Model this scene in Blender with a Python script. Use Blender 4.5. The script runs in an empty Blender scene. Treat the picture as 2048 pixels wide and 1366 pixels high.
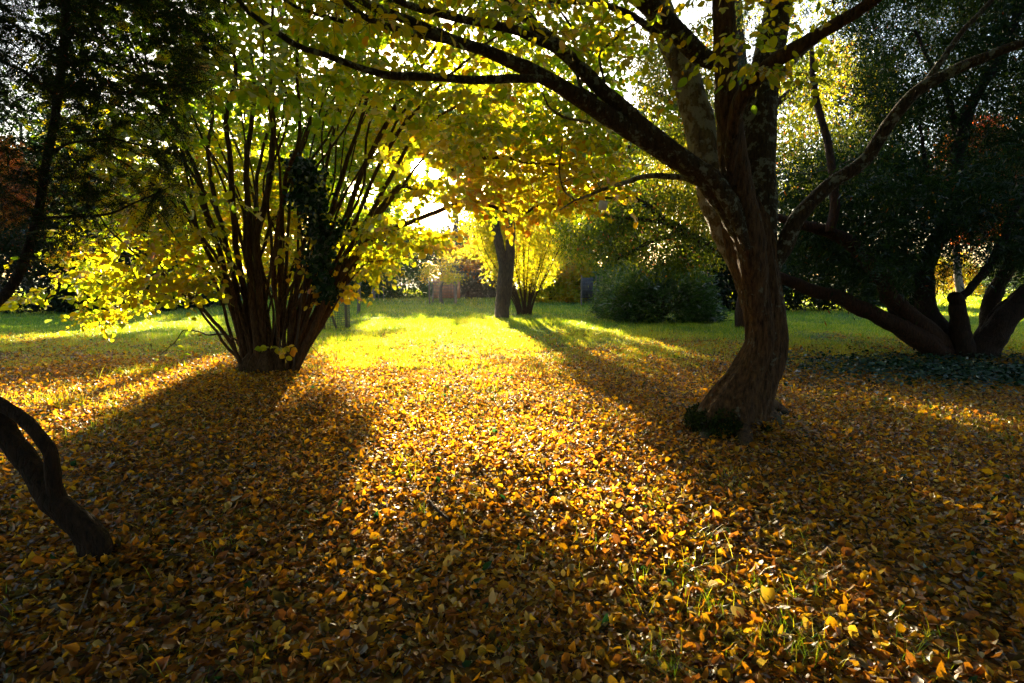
import bpy, math
import numpy as np
from mathutils import Vector

scene = bpy.context.scene
COL = scene.collection
R = math.radians

# ------------------------------------------------------------------ camera
F = 1138.0                      # focal length in photo pixels (2048 wide)
CAMZ = 1.40
PITCH = R(6.52)
cam_d = bpy.data.cameras.new('camera')
cam = bpy.data.objects.new('camera', cam_d)
COL.objects.link(cam)
cam.location = (0, 0, CAMZ)
cam.rotation_euler = (math.pi / 2 - PITCH, 0, 0)
cam_d.sensor_width = 36.0
cam_d.lens = 36.0 * F / 2048.0
cam_d.clip_start = 0.05
cam_d.clip_end = 2000
scene.camera = cam

def ray(px, py):
    a = (px - 1024.0) / F
    b = (683.0 - py) / F
    return np.array([a, math.cos(PITCH) + b * math.sin(PITCH), -math.sin(PITCH) + b * math.cos(PITCH)])

def P(px, py, Y):
    d = ray(px, py)
    return np.array([0, 0, CAMZ]) + d * (Y / d[1])

def GP(px, py):
    d = ray(px, py)
    return np.array([0, 0, CAMZ]) + d * (-CAMZ / d[2])

def proj(p):
    p = np.asarray(p)
    y, z = p[..., 1], p[..., 2] - CAMZ
    dep = y * math.cos(PITCH) - z * math.sin(PITCH)
    up = y * math.sin(PITCH) + z * math.cos(PITCH)
    dep = np.where(np.abs(dep) < 1e-3, 1e-3, dep)
    px = np.where(dep > 0, 1024 + F * p[..., 0] / dep, -9999)
    py = np.where(dep > 0, 683 - F * up / dep, -9999)
    return px, py

# ------------------------------------------------------------------ light
SUN = ray(836, 330)
SUN = SUN / np.linalg.norm(SUN)
SUN_EL = math.asin(SUN[2])
SUN_AZ = math.atan2(SUN[0], SUN[1])
world = bpy.data.worlds.new('World')
scene.world = world
world.use_nodes = True
nt = world.node_tree
nt.nodes.clear()
wo = nt.nodes.new('ShaderNodeOutputWorld')
bg = nt.nodes.new('ShaderNodeBackground')
sky = nt.nodes.new('ShaderNodeTexSky')
sky.sky_type = 'NISHITA'
sky.sun_disc = False
sky.sun_elevation = SUN_EL
sky.sun_rotation = SUN_AZ
sky.air_density = 1.0
sky.dust_density = 1.6
sky.ozone_density = 1.0
bg.inputs['Strength'].default_value = 0.072
nt.links.new(sky.outputs[0], bg.inputs['Color'])
# the solar disc itself and its bright aureole, as seen in the sky
tc = nt.nodes.new('ShaderNodeTexCoord')
dot = nt.nodes.new('ShaderNodeVectorMath'); dot.operation = 'DOT_PRODUCT'
dot.inputs[1].default_value = tuple(SUN)
nt.links.new(tc.outputs['Generated'], dot.inputs[0])
ac = nt.nodes.new('ShaderNodeMath'); ac.operation = 'ARCCOSINE'
nt.links.new(dot.outputs['Value'], ac.inputs[0])
dv = nt.nodes.new('ShaderNodeMath'); dv.operation = 'DIVIDE'
nt.links.new(ac.outputs[0], dv.inputs[0]); dv.inputs[1].default_value = R(0.62)
pw = nt.nodes.new('ShaderNodeMath'); pw.operation = 'POWER'
nt.links.new(dv.outputs[0], pw.inputs[0]); pw.inputs[1].default_value = 3.0
ad = nt.nodes.new('ShaderNodeMath'); ad.operation = 'ADD'
nt.links.new(pw.outputs[0], ad.inputs[0]); ad.inputs[1].default_value = 0.3
dv2 = nt.nodes.new('ShaderNodeMath'); dv2.operation = 'DIVIDE'
dv2.inputs[0].default_value = 12.0
nt.links.new(ad.outputs[0], dv2.inputs[1])
bg2 = nt.nodes.new('ShaderNodeBackground')
bg2.inputs['Color'].default_value = (1.0, 0.86, 0.6, 1)
nt.links.new(dv2.outputs[0], bg2.inputs['Strength'])
adds = nt.nodes.new('ShaderNodeAddShader')
nt.links.new(bg.outputs[0], adds.inputs[0]); nt.links.new(bg2.outputs[0], adds.inputs[1])
nt.links.new(adds.outputs[0], wo.inputs['Surface'])

sd = bpy.data.lights.new('sun', 'SUN')
sd.energy = 5.0
sd.angle = R(0.5)
sd.color = (1.0, 0.80, 0.50)
so = bpy.data.objects.new('sun', sd)
COL.objects.link(so)
so.rotation_euler = Vector(tuple(SUN)).to_track_quat('Z', 'Y').to_euler()

scene.view_settings.view_transform = 'Standard'
scene.view_settings.look = 'None'
scene.view_settings.exposure = 3.2
scene.view_settings.gamma = 1.0
scene.cycles.use_denoising = True
try:
    scene.cycles.denoiser = 'OPENIMAGEDENOISE'
    scene.cycles.denoising_input_passes = 'RGB_ALBEDO_NORMAL'
    scene.cycles.denoising_prefilter = 'ACCURATE'
except Exception:
    pass
scene.cycles.max_bounces = 6
scene.cycles.diffuse_bounces = 4
scene.cycles.glossy_bounces = 2
scene.cycles.transmission_bounces = 4
scene.cycles.volume_bounces = 0
scene.cycles.caustics_reflective = False
scene.cycles.caustics_refractive = False
scene.cycles.sample_clamp_indirect = 6.0

# ------------------------------------------------------------------ object helpers
def tag(o, label=None, cat=None, group=None, kind=None):
    if label: o['label'] = label
    if cat: o['category'] = cat
    if group: o['group'] = group
    if kind: o['kind'] = kind
    return o

def empty(name, loc, label=None, cat=None, group=None):
    o = bpy.data.objects.new(name, None)
    o.empty_display_size = 0.3
    COL.objects.link(o)
    o.location = tuple(float(v) for v in loc)
    return tag(o, label, cat, group)

class Acc:
    def __init__(s):
        s.V = []; s.T = []; s.F = []; s.n = 0
    def add(s, v, faces, tint=None):
        v = np.asarray(v, dtype=np.float32).reshape(-1, 3)
        if len(v) == 0: return
        for f in faces:
            f = np.asarray(f, dtype=np.int64)
            if f.size: s.F.append(f + s.n)
        if tint is None: tint = np.full(len(v), 0.5, np.float32)
        s.V.append(v); s.T.append(np.asarray(tint, np.float32)); s.n += len(v)
    def build(s, name, mat, parent=None, smooth=True, loc=None):
        V = np.concatenate(s.V); T = np.concatenate(s.T)
        org = np.zeros(3)
        if parent is not None: org = np.array(parent_world(parent))
        elif loc is not None: org = np.asarray(loc, float)
        V = V - org.astype(np.float32)
        me = bpy.data.meshes.new(name)
        me.vertices.add(len(V)); me.vertices.foreach_set('co', V.ravel())
        nl = sum(f.size for f in s.F); nf = sum(len(f) for f in s.F)
        me.loops.add(nl); me.polygons.add(nf)
        me.loops.foreach_set('vertex_index', np.concatenate([f.ravel() for f in s.F]).astype(np.int32))
        cnt = np.concatenate([np.full(len(f), f.shape[1], np.int32) for f in s.F])
        st = np.zeros(nf, np.int32); st[1:] = np.cumsum(cnt)[:-1]
        me.polygons.foreach_set('loop_start', st)
        try: me.polygons.foreach_set('loop_total', cnt)
        except Exception: pass
        at = me.attributes.new('tint', 'FLOAT', 'POINT')
        at.data.foreach_set('value', T)
        if smooth: me.polygons.foreach_set('use_smooth', np.ones(nf, bool))
        me.materials.append(mat)
        me.update(calc_edges=True)
        o = bpy.data.objects.new(name, me)
        COL.objects.link(o)
        if parent is not None: o.parent = parent
        elif loc is not None: o.location = tuple(float(v) for v in loc)
        return o

def parent_world(o):
    p = np.zeros(3)
    while o is not None:
        p = p + np.array(o.location); o = o.parent
    return p

# ------------------------------------------------------------------ noise
_rs = np.random.default_rng(7)
_tab = _rs.random(4096).astype(np.float32)
def _h(i, j, k):
    return _tab[(i * 73 + j * 619 + k * 1291 + (i * j) % 97 * 31) & 4095]
def vnoise(p):
    p = np.asarray(p, float)
    f = np.floor(p).astype(np.int64); t = p - f; t = t * t * (3 - 2 * t)
    i, j, k = f[..., 0], f[..., 1], f[..., 2]
    u, v, w = t[..., 0], t[..., 1], t[..., 2]
    def L(a, b, x): return a + (b - a) * x
    return L(L(L(_h(i, j, k), _h(i+1, j, k), u), L(_h(i, j+1, k), _h(i+1, j+1, k), u), v),
             L(L(_h(i, j, k+1), _h(i+1, j, k+1), u), L(_h(i, j+1, k+1), _h(i+1, j+1, k+1), u), v), w)
def fbm(p, o=3):
    s = 0; a = 0.5
    p = np.asarray(p, float)
    for _ in range(o):
        s = s + a * (vnoise(p) - 0.5) * 2; p = p * 2.03 + 17.7; a *= 0.5
    return s
def n2(x, y, f, o=3, seed=0.0):
    return fbm(np.stack([x * f, y * f, np.full_like(x, seed + 0.37)], -1), o)

TRUNK_XY = GP(1475, 862)
FORE_XY = GP(205, 1142)
def gz(x, y):
    x = np.asarray(x, float); y = np.asarray(y, float)
    r = np.hypot(x, y)
    h = 0.035 * n2(x, y, 0.9, 3, 3.0) + 0.10 * n2(x, y, 0.16, 2, 9.0) * np.clip((r - 4) / 8, 0, 1)
    d = np.hypot(x - TRUNK_XY[0], y - TRUNK_XY[1])
    d2 = np.hypot(x - FORE_XY[0], y - FORE_XY[1])
    return h + 0.05 * np.exp(-(d / 0.9) ** 2) + 0.045 * np.exp(-(d2 / 0.22) ** 2)

# ------------------------------------------------------------------ light corridor: where the sun reaches the ground
def ingon(px, py, poly):
    inside = np.zeros(px.shape, bool)
    n = len(poly)
    for i in range(n):
        x1, y1 = poly[i]; x2, y2 = poly[(i + 1) % n]
        c = ((y1 > py) != (y2 > py))
        xx = (x2 - x1) * (py - y1) / ((y2 - y1) if y2 != y1 else 1e-9) + x1
        inside ^= c & (px < xx)
    return inside
LIT_PX = [
    [(560, 742), (640, 655), (690, 640), (820, 612), (1000, 606), (1028, 640), (1085, 700), (1130, 745), (1230, 800), (1330, 868), (1300, 905), (1390, 925), (1500, 968), (1620, 1070), (1730, 1150), (1900, 1290), (1980, 1366), (1560, 1400), (1330, 1340), (1290, 1200), (1190, 1110), (1010, 1060), (880, 1010), (700, 1080), (615, 1090), (640, 1010), (690, 930), (715, 865), (650, 800)],
    [(1050, 640), (1180, 655), (1330, 690), (1450, 735), (1440, 765), (1290, 725), (1100, 670)],
    [(1560, 765), (1700, 780), (1880, 810), (2060, 850), (2060, 885), (1880, 850), (1760, 830), (1560, 800)],
    [(-60, 745), (140, 775), (330, 730), (470, 700), (470, 735), (330, 780), (170, 840), (60, 890), (-60, 900)],
    [(-60, 655), (260, 640), (460, 632), (470, 665), (300, 680), (60, 680), (-60, 690)],
    [(560, 775), (620, 790), (570, 860), (525, 850)],
    [(370, 1130), (520, 1090), (500, 1150), (390, 1180)],
    [(1780, 596), (2060, 596), (2060, 612), (1780, 608)],
]
LIT_CROWN = [[(20, 440), (430, 470), (440, 640), (330, 740), (100, 660)], [(640, 420), (920, 430), (910, 500), (780, 540), (640, 540)], [(700, 380), (900, 380), (920, 430), (700, 430)]]
def sunlit(p, spread=0.0):
    """True where the sun ray through p comes down on a patch of ground that is sunlit."""
    t = p[..., 2] / SUN[2]
    gx = p[..., 0] - SUN[0] * t; gy = p[..., 1] - SUN[1] * t
    q = np.stack([gx, gy, np.zeros_like(gx)], -1)
    px, py = proj(q)
    px = px + 18 * np.sin(gx * 5.1 + gy * 2.3) + 9 * np.sin(gx * 11 - gy * 7)
    m = np.zeros(px.shape, bool)
    for g in LIT_PX: m |= ingon(px, py, g)
    m &= (gy > 0.6) & ((gy < 20) | (p[..., 1] < 30))
    m &= (gy < 8.5) | (n2(gx, gy * .45, .8, 3, 51.) > -.12)
    # and where it must reach the hanging leaves of the big shrub and the conifer beyond
    far = p[..., 1] > 12.5
    s = (p[..., 1] - 8.6) / SUN[1]
    q = p - SUN * s[..., None]
    px, py = proj(q)
    c = np.zeros(px.shape, bool)
    for g in LIT_CROWN: c |= ingon(px, py, g)
    c |= ingon(px, py, [(60, -50), (1250, -50), (1260, 420), (60, 440)]) & (n2(q[..., 0], q[..., 2], .9, 3, 5.5) > .04)
    m |= far & c
    far = p[..., 1] > 20
    s = (p[..., 1] - 15.2) / SUN[1]
    q = p - SUN * s[..., None]
    px, py = proj(q)
    c = ingon(px, py, [(1120, 60), (1460, 60), (1460, 560), (1120, 560)]) & (n2(q[..., 0], q[..., 2], .8, 3, 8.5) > -.05)
    c |= ingon(px, py, [(1550, 60), (1800, 60), (1800, 400), (1550, 400)]) & (n2(q[..., 0], q[..., 2], .8, 3, 8.5) > .0)
    m |= far & c
    s = (p[..., 1] - 18.5) / SUN[1]
    px, py = proj(p - SUN * s[..., None])
    m |= far & ingon(px, py, [(930, 380), (1150, 380), (1150, 630), (930, 630)])
    return m
def sungap(p, k=1.0):
    """the openings in the leaves through which the low sun is seen"""
    px, py = proj(p)
    m = ((px - 836) / 17) ** 2 + ((py - 330) / 17) ** 2 < k
    m |= ((px - 868) / 14) ** 2 + ((py - 348) / 12) ** 2 < k
    m |= ((px - 866) / 28) ** 2 + ((py - 430) / 25) ** 2 < k
    return m

# ------------------------------------------------------------------ materials
def mat_new(name):
    m = bpy.data.materials.new(name); m.use_nodes = True
    t = m.node_tree; t.nodes.clear()
    out = t.nodes.new('ShaderNodeOutputMaterial')
    return m, t, out
def ramp(t, stops, fac=None, interp='LINEAR'):
    r = t.nodes.new('ShaderNodeValToRGB'); r.color_ramp.interpolation = interp
    e = r.color_ramp.elements
    while len(e) < len(stops): e.new(0.5)
    for i, (p, c) in enumerate(stops):
        e[i].position = p; e[i].color = (c[0], c[1], c[2], 1)
    if fac is not None: t.links.new(fac, r.inputs[0])
    return r
def noise(t, scale, detail=3, vec=None, rough=0.6):
    n = t.nodes.new('ShaderNodeTexNoise')
    n.inputs['Scale'].default_value = scale; n.inputs['Detail'].default_value = detail
    n.inputs['Roughness'].default_value = rough
    if vec is not None: t.links.new(vec, n.inputs['Vector'])
    return n
def leafmat(name, stops, trans=0.55, gloss=0.06, rough=0.38, tcol=None, grain=0.0):
    m, t, out = mat_new(name)
    a = t.nodes.new('ShaderNodeAttribute'); a.attribute_name = 'tint'
    r = ramp(t, stops, a.outputs['Fac'])
    col = r.outputs[0]
    if grain > 0:
        g = t.nodes.new('ShaderNodeNewGeometry')
        n = noise(t, 60, 3, g.outputs['Position'])
        rr = ramp(t, [(0.3, (1 - grain,) * 3), (0.7, (1,) * 3)], n.outputs['Fac'])
        mx = t.nodes.new('ShaderNodeMix'); mx.data_type = 'RGBA'; mx.blend_type = 'MULTIPLY'
        mx.inputs['Factor'].default_value = 1
        t.links.new(col, mx.inputs['A']); t.links.new(rr.outputs[0], mx.inputs['B'])
        col = mx.outputs['Result']
    d = t.nodes.new('ShaderNodeBsdfDiffuse'); t.links.new(col, d.inputs['Color'])
    tr = t.nodes.new('ShaderNodeBsdfTranslucent')
    if tcol:
        r2 = ramp(t, tcol, a.outputs['Fac']); t.links.new(r2.outputs[0], tr.inputs['Color'])
    else:
        t.links.new(col, tr.inputs['Color'])
    mx = t.nodes.new('ShaderNodeMixShader'); mx.inputs[0].default_value = trans
    t.links.new(d.outputs[0], mx.inputs[1]); t.links.new(tr.outputs[0], mx.inputs[2])
    gl = t.nodes.new('ShaderNodeBsdfGlossy'); gl.inputs['Roughness'].default_value = rough
    gl.inputs['Color'].default_value = (1, 1, 1, 1)
    fr = t.nodes.new('ShaderNodeLayerWeight'); fr.inputs['Blend'].default_value = 0.25
    mm = t.nodes.new('ShaderNodeMath'); mm.operation = 'MULTIPLY_ADD'
    t.links.new(fr.outputs['Fresnel'], mm.inputs[0]); mm.inputs[1].default_value = gloss * 2; mm.inputs[2].default_value = gloss * 0.2
    m2 = t.nodes.new('ShaderNodeMixShader'); t.links.new(mm.outputs[0], m2.inputs[0])
    t.links.new(mx.outputs[0], m2.inputs[1]); t.links.new(gl.outputs[0], m2.inputs[2])
    t.links.new(m2.outputs[0], out.inputs['Surface'])
    return m
def barkmat(name, dark, mid, patch=None, amt=0.5, scale=1.0, moss=None, bump=0.6, mossz=0.25):
    m, t, out = mat_new(name)
    g = t.nodes.new('ShaderNodeNewGeometry')
    mp = t.nodes.new('ShaderNodeMapping'); mp.inputs['Scale'].default_value = (1, 1, 0.22)
    t.links.new(g.outputs['Position'], mp.inputs['Vector'])
    n = noise(t, 34 * scale, 6, mp.outputs[0], 0.65)
    n_b = noise(t, 5 * scale, 3, g.outputs['Position'])
    c = ramp(t, [(0.35, dark), (0.68, mid)], n.outputs['Fac']).outputs[0]
    if patch:
        n2_ = noise(t, 9 * scale, 5, g.outputs['Position'], 0.7)
        f = ramp(t, [(1 - amt - 0.04, (0, 0, 0)), (1 - amt + 0.03, (1, 1, 1))], n2_.outputs['Fac'])
        mx = t.nodes.new('ShaderNodeMix'); mx.data_type = 'RGBA'
        t.links.new(f.outputs[0], mx.inputs['Factor']); t.links.new(c, mx.inputs['A']); mx.inputs['B'].default_value = (*patch, 1)
        c = mx.outputs['Result']
    if moss:
        sx = t.nodes.new('ShaderNodeSeparateXYZ'); t.links.new(g.outputs['Position'], sx.inputs[0])
        ma = t.nodes.new('ShaderNodeMath'); ma.operation = 'MULTIPLY_ADD'
        t.links.new(n_b.outputs['Fac'], ma.inputs[0]); ma.inputs[1].default_value = -0.7; t.links.new(sx.outputs['Z'], ma.inputs[2])
        f = ramp(t, [(0.0, (1, 1, 1)), (0.12, (0, 0, 0))])
        ma2 = t.nodes.new('ShaderNodeMath'); ma2.operation = 'ADD'; t.links.new(ma.outputs[0], ma2.inputs[0]); ma2.inputs[1].default_value = 0.35 - mossz
        t.links.new(ma2.outputs[0], f.inputs[0])
        mx = t.nodes.new('ShaderNodeMix'); mx.data_type = 'RGBA'
        t.links.new(f.outputs[0], mx.inputs['Factor']); t.links.new(c, mx.inputs['A']); mx.inputs['B'].default_value = (*moss, 1)
        c = mx.outputs['Result']
    b = t.nodes.new('ShaderNodeBsdfPrincipled')
    t.links.new(c, b.inputs['Base Color']); b.inputs['Roughness'].default_value = 0.85
    b.inputs['Specular IOR Level'].default_value = 0.25
    bp = t.nodes.new('ShaderNodeBump'); bp.inputs['Strength'].default_value = min(1, bump * 1.5); bp.inputs['Distance'].default_value = 0.035
    vo = t.nodes.new('ShaderNodeTexVoronoi'); vo.feature = 'DISTANCE_TO_EDGE'; vo.inputs['Scale'].default_value = 26 * scale
    wv = t.nodes.new('ShaderNodeVectorMath'); wv.operation = 'MULTIPLY_ADD'; wv.inputs[1].default_value = (.08, .08, .08)
    t.links.new(n_b.outputs['Color'], wv.inputs[0]); t.links.new(mp.outputs[0], wv.inputs[2]); t.links.new(wv.outputs[0], vo.inputs['Vector'])
    cr_ = ramp(t, [(0.0, (0, 0, 0)), (0.12, (1, 1, 1))], vo.outputs['Distance'])
    hs = t.nodes.new('ShaderNodeMath'); hs.operation = 'MULTIPLY_ADD'; hs.inputs[1].default_value = 0.35
    t.links.new(cr_.outputs[0], hs.inputs[0]); t.links.new(n.outputs['Fac'], hs.inputs[2])
    t.links.new(hs.outputs[0], bp.inputs['Height']); t.links.new(bp.outputs[0], b.inputs['Normal'])
    t.links.new(b.outputs[0], out.inputs['Surface'])
    return m
def plain(name, col, rough=0.7, var=0.25, scale=12, metal=0.0):
    m, t, out = mat_new(name)
    g = t.nodes.new('ShaderNodeNewGeometry')
    n = noise(t, scale, 4, g.outputs['Position'])
    c = ramp(t, [(0.3, [x * (1 - var) for x in col]), (0.7, [min(1, x * (1 + var)) for x in col])], n.outputs['Fac'])
    b = t.nodes.new('ShaderNodeBsdfPrincipled'); b.inputs['Roughness'].default_value = rough
    b.inputs['Metallic'].default_value = metal
    t.links.new(c.outputs[0], b.inputs['Base Color']); t.links.new(b.outputs[0], out.inputs['Surface'])
    return m

M = {}
M['shrub_leaf'] = leafmat('autumn_leaf_round', [(0.0, (.045, .11, .012)), (0.35, (.14, .22, .012)), (0.62, (.34, .33, .012)), (0.82, (.5, .32, .012)), (1.0, (.5, .17, .015))], 0.6,
    tcol=[(0.0, (.10, .26, .012)), (0.35, (.34, .52, .010)), (0.62, (.76, .66, .008)), (0.82, (.84, .50, .008)), (1.0, (.75, .26, .02))])
M['tree_leaf'] = M['shrub_leaf']
M['litter'] = leafmat('fallen_leaf_litter', [(0.0, (.015, .045, .018)), (0.04, (.06, .05, .012)), (0.2, (.05, .025, .012)), (0.3, (.10, .05, .02)), (0.46, (.26, .11, .010)), (0.68, (.44, .215, .010)), (0.88, (.46, .31, .03)), (1.0, (.34, .28, .17))], 0.5, 0.045, 0.5,
    tcol=[(0.0, (.03, .12, .02)), (0.04, (.2, .16, .015)), (0.2, (.20, .07, .012)), (0.3, (.48, .17, .02)), (0.46, (.85, .33, .008)), (0.68, (.95, .50, .008)), (0.88, (.95, .64, .03)), (1.0, (.55, .42, .16))], grain=0.35)
M['grass'] = leafmat('lawn_grass_blade', [(0.0, (.02, .085, .008)), (0.5, (.045, .15, .010)), (0.85, (.10, .20, .012)), (1.0, (.30, .26, .06))], 0.64, 0.10, 0.35,
    tcol=[(0.0, (.07, .24, .004)), (0.45, (.38, .55, .004)), (0.85, (.92, .78, .010)), (1.0, (.9, .75, .10))])
M['yew'] = leafmat('dark_conifer_needle', [(0.0, (.006, .018, .008)), (0.6, (.012, .035, .012)), (0.9, (.03, .06, .012)), (1.0, (.25, .06, .01))], 0.25, 0.02,
    tcol=[(0.0, (.02, .05, .01)), (0.6, (.05, .10, .01)), (0.9, (.16, .2, .01)), (1.0, (.5, .12, .01))])
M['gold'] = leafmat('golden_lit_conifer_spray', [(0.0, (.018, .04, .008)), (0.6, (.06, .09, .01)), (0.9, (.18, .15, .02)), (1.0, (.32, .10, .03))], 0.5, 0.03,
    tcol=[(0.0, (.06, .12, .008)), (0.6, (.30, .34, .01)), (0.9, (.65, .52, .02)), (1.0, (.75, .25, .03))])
M['bg_green'] = leafmat('distant_green_leaf', [(0.0, (.015, .04, .018)), (0.6, (.03, .08, .025)), (1.0, (.08, .13, .03))], 0.35, 0.05,
    tcol=[(0.0, (.04, .10, .02)), (0.6, (.12, .22, .02)), (1.0, (.3, .35, .03))])
M['bg_dark'] = leafmat('distant_shade_leaf', [(0.0, (.006, .014, .008)), (0.7, (.014, .03, .012)), (1.0, (.04, .05, .015))], 0.2, 0.03)  # shade on the far side-on foliage is put into this low leaf colour
M['bg_grey'] = leafmat('grey_twig_leaf', [(0.0, (.06, .055, .045)), (0.6, (.10, .10, .075)), (1.0, (.16, .15, .09))], 0.3, 0.03)
M['bg_gold'] = leafmat('distant_gold_leaf', [(0.0, (.10, .12, .01)), (0.5, (.30, .26, .012)), (1.0, (.45, .20, .012))], 0.6, 0.05,
    tcol=[(0.0, (.35, .45, .01)), (0.5, (.75, .62, .012)), (1.0, (.85, .42, .015))])
M['bg_orange'] = leafmat('distant_orange_leaf', [(0.0, (.22, .10, .01)), (0.5, (.38, .12, .015)), (1.0, (.40, .06, .02))], 0.6, 0.05,
    tcol=[(0.0, (.7, .45, .02)), (0.5, (.85, .33, .03)), (1.0, (.75, .14, .03))])
M['ivy'] = leafmat('ivy_leaf', [(0.0, (.006, .022, .012)), (0.7, (.014, .05, .02)), (1.0, (.02, .06, .015))], 0.15, 0.04)
M['bark_main'] = barkmat('lichened_reddish_bark', (.018, .010, .006), (.13, .07, .036), (.13, .13, .105), 0.36, 1.0, moss=(.010, .022, .006), mossz=0.02)
M['bark_pale'] = barkmat('pale_flaking_bark', (.05, .035, .02), (.20, .15, .09), (.26, .25, .21), 0.5, 1.0)
M['bark_limb'] = barkmat('dark_lichen_limb_bark', (.013, .010, .007), (.07, .047, .028), (.17, .19, .165), 0.43, 1.6, bump=0.5)
M['bark_shrub'] = barkmat('brown_shrub_bark', (.025, .014, .008), (.11, .06, .03), None, 0.3, 1.4, bump=0.4)
M['bark_dark'] = barkmat('dark_yew_bark', (.007, .004, .003), (.035, .018, .012), None, 0.3, 1.2, bump=0.5)
M['bark_red'] = barkmat('reddish_conifer_bark', (.010, .005, .003), (.055, .022, .012), None, 0.3, 1.0, bump=0.5)
M['bark_grey'] = barkmat('greyish_far_bark', (.05, .04, .035), (.16, .13, .10), None, 0.3, 0.8, bump=0.4)
M['bark_mid'] = barkmat('brown_mid_lawn_bark', (.03, .02, .013), (.12, .075, .045), None, 0.3, 0.9, bump=0.5)
M['twig'] = plain('thin_twig_bark', (.035, .022, .014), 0.8)
M['wood'] = plain('weathered_post_wood', (.13, .10, .075), 0.85, 0.4, 25)
M['wire'] = plain('dark_wire_mesh', (.05, .05, .045), 0.5, 0.2, 5)
M['plate'] = plain('white_painted_tag', (.62, .60, .66), 0.5, 0.06, 8)
M['fence_red'] = plain('russet_timber_board', (.36, .15, .07), 0.8, 0.3, 6)
M['screen'] = plain('dark_slate_screen', (.035, .033, .037), 0.9, 0.2, 6)
M['moss'] = leafmat('dark_moss', [(0.0, (.006, .012, .004)), (1.0, (.03, .05, .008))], 0.2, 0.02)

def ground_mat():
    m, t, out = mat_new('earth_and_turf')
    g = t.nodes.new('ShaderNodeNewGeometry')
    v = t.nodes.new('ShaderNodeTexVoronoi'); v.inputs['Scale'].default_value = 28
    t.links.new(g.outputs['Position'], v.inputs['Vector'])
    sx = t.nodes.new('ShaderNodeSeparateColor'); t.links.new(v.outputs['Color'], sx.inputs[0])
    leaf = ramp(t, [(0.0, (.04, .02, .006)), (0.4, (.12, .06, .012)), (0.75, (.22, .12, .014)), (1, (.30, .18, .025))], sx.outputs[0])
    nz = noise(t, 7, 5, g.outputs['Position'])
    turf = ramp(t, [(0.3, (.018, .045, .008)), (0.7, (.045, .095, .012))], nz.outputs['Fac'])
    s2 = t.nodes.new('ShaderNodeSeparateXYZ'); t.links.new(g.outputs['Position'], s2.inputs[0])
    nb = noise(t, 0.8, 4, g.outputs['Position'])
    ma = t.nodes.new('ShaderNodeMath'); ma.operation = 'MULTIPLY_ADD'
    t.links.new(nb.outputs['Fac'], ma.inputs[0]); ma.inputs[1].default_value = 5.0; t.links.new(s2.outputs['Y'], ma.inputs[2])
    mr = t.nodes.new('ShaderNodeMapRange'); mr.inputs['From Min'].default_value = 11.5; mr.inputs['From Max'].default_value = 14.5
    t.links.new(ma.outputs[0], mr.inputs['Value'])
    mx = t.nodes.new('ShaderNodeMix'); mx.data_type = 'RGBA'
    t.links.new(mr.outputs[0], mx.inputs['Factor']); t.links.new(leaf.outputs[0], mx.inputs['A']); t.links.new(turf.outputs[0], mx.inputs['B'])
    b = t.nodes.new('ShaderNodeBsdfPrincipled'); b.inputs['Roughness'].default_value = 0.9
    t.links.new(mx.outputs['Result'], b.inputs['Base Color'])
    bp = t.nodes.new('ShaderNodeBump'); bp.inputs['Distance'].default_value = 0.02; bp.inputs['Strength'].default_value = 0.8
    t.links.new(v.outputs['Distance'], bp.inputs['Height']); t.links.new(bp.outputs[0], b.inputs['Normal'])
    t.links.new(b.outputs[0], out.inputs['Surface'])
    return m
M['ground'] = ground_mat()

# ------------------------------------------------------------------ geometry helpers
def nrm(v):
    return v / np.maximum(np.linalg.norm(v, axis=-1, keepdims=True), 1e-9)
def catmull(pts, n):
    pts = np.asarray(pts, float)
    p = np.vstack([2 * pts[0] - pts[1], pts, 2 * pts[-1] - pts[-2]])
    out = []
    for i in range(len(pts) - 1):
        p0, p1, p2, p3 = p[i], p[i+1], p[i+2], p[i+3]
        t = np.linspace(0, 1, n, endpoint=False)[:, None]
        out.append(0.5 * ((2 * p1) + (-p0 + p2) * t + (2*p0 - 5*p1 + 4*p2 - p3) * t**2 + (-p0 + 3*p1 - 3*p2 + p3) * t**3))
    out.append(pts[-1:])
    return np.vstack(out)
def tubes(acc, Pn, Rn, sides=5, tint=None, shape=None):
    """Pn (n,k,3), Rn (n,k): n tubes of k rings, closed at both ends"""
    n, k, _ = Pn.shape
    T = np.gradient(Pn, axis=1); T = nrm(T)
    ref = np.tile(np.array([0.31, 0.22, 0.92]), (n, 1))
    ref[np.abs((T[:, 0] * ref).sum(1)) > 0.95] = (1, 0, 0)
    U = np.zeros_like(Pn); u = nrm(np.cross(T[:, 0], ref))
    for i in range(k):
        u = nrm(u - T[:, i] * (u * T[:, i]).sum(1, keepdims=True)); U[:, i] = u
    W = np.cross(T, U)
    a = np.arange(sides) * 2 * math.pi / sides
    rr = Rn[:, :, None]
    if shape is not None: rr = rr * shape
    V = Pn[:, :, None, :] + rr[..., None] * (np.cos(a)[None, None, :, None] * U[:, :, None, :] + np.sin(a)[None, None, :, None] * W[:, :, None, :])
    base = (np.arange(n) * k * sides)[:, None, None]
    i = (np.arange(k - 1) * sides)[None, :, None]; j = np.arange(sides)[None, None, :]; j2 = (j + 1) % sides
    q = np.stack([base + i + j, base + i + j2, base + i + sides + j2, base + i + sides + j], -1).reshape(-1, 4)
    fs = [q]
    if sides <= 12:
        c1 = (base[:, 0] + np.arange(sides)[::-1][None, :]); c2 = base[:, 0] + (k - 1) * sides + np.arange(sides)[None, :]
        fs += [c1, c2]
    acc.add(V.reshape(-1, 3), fs, tint)
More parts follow.
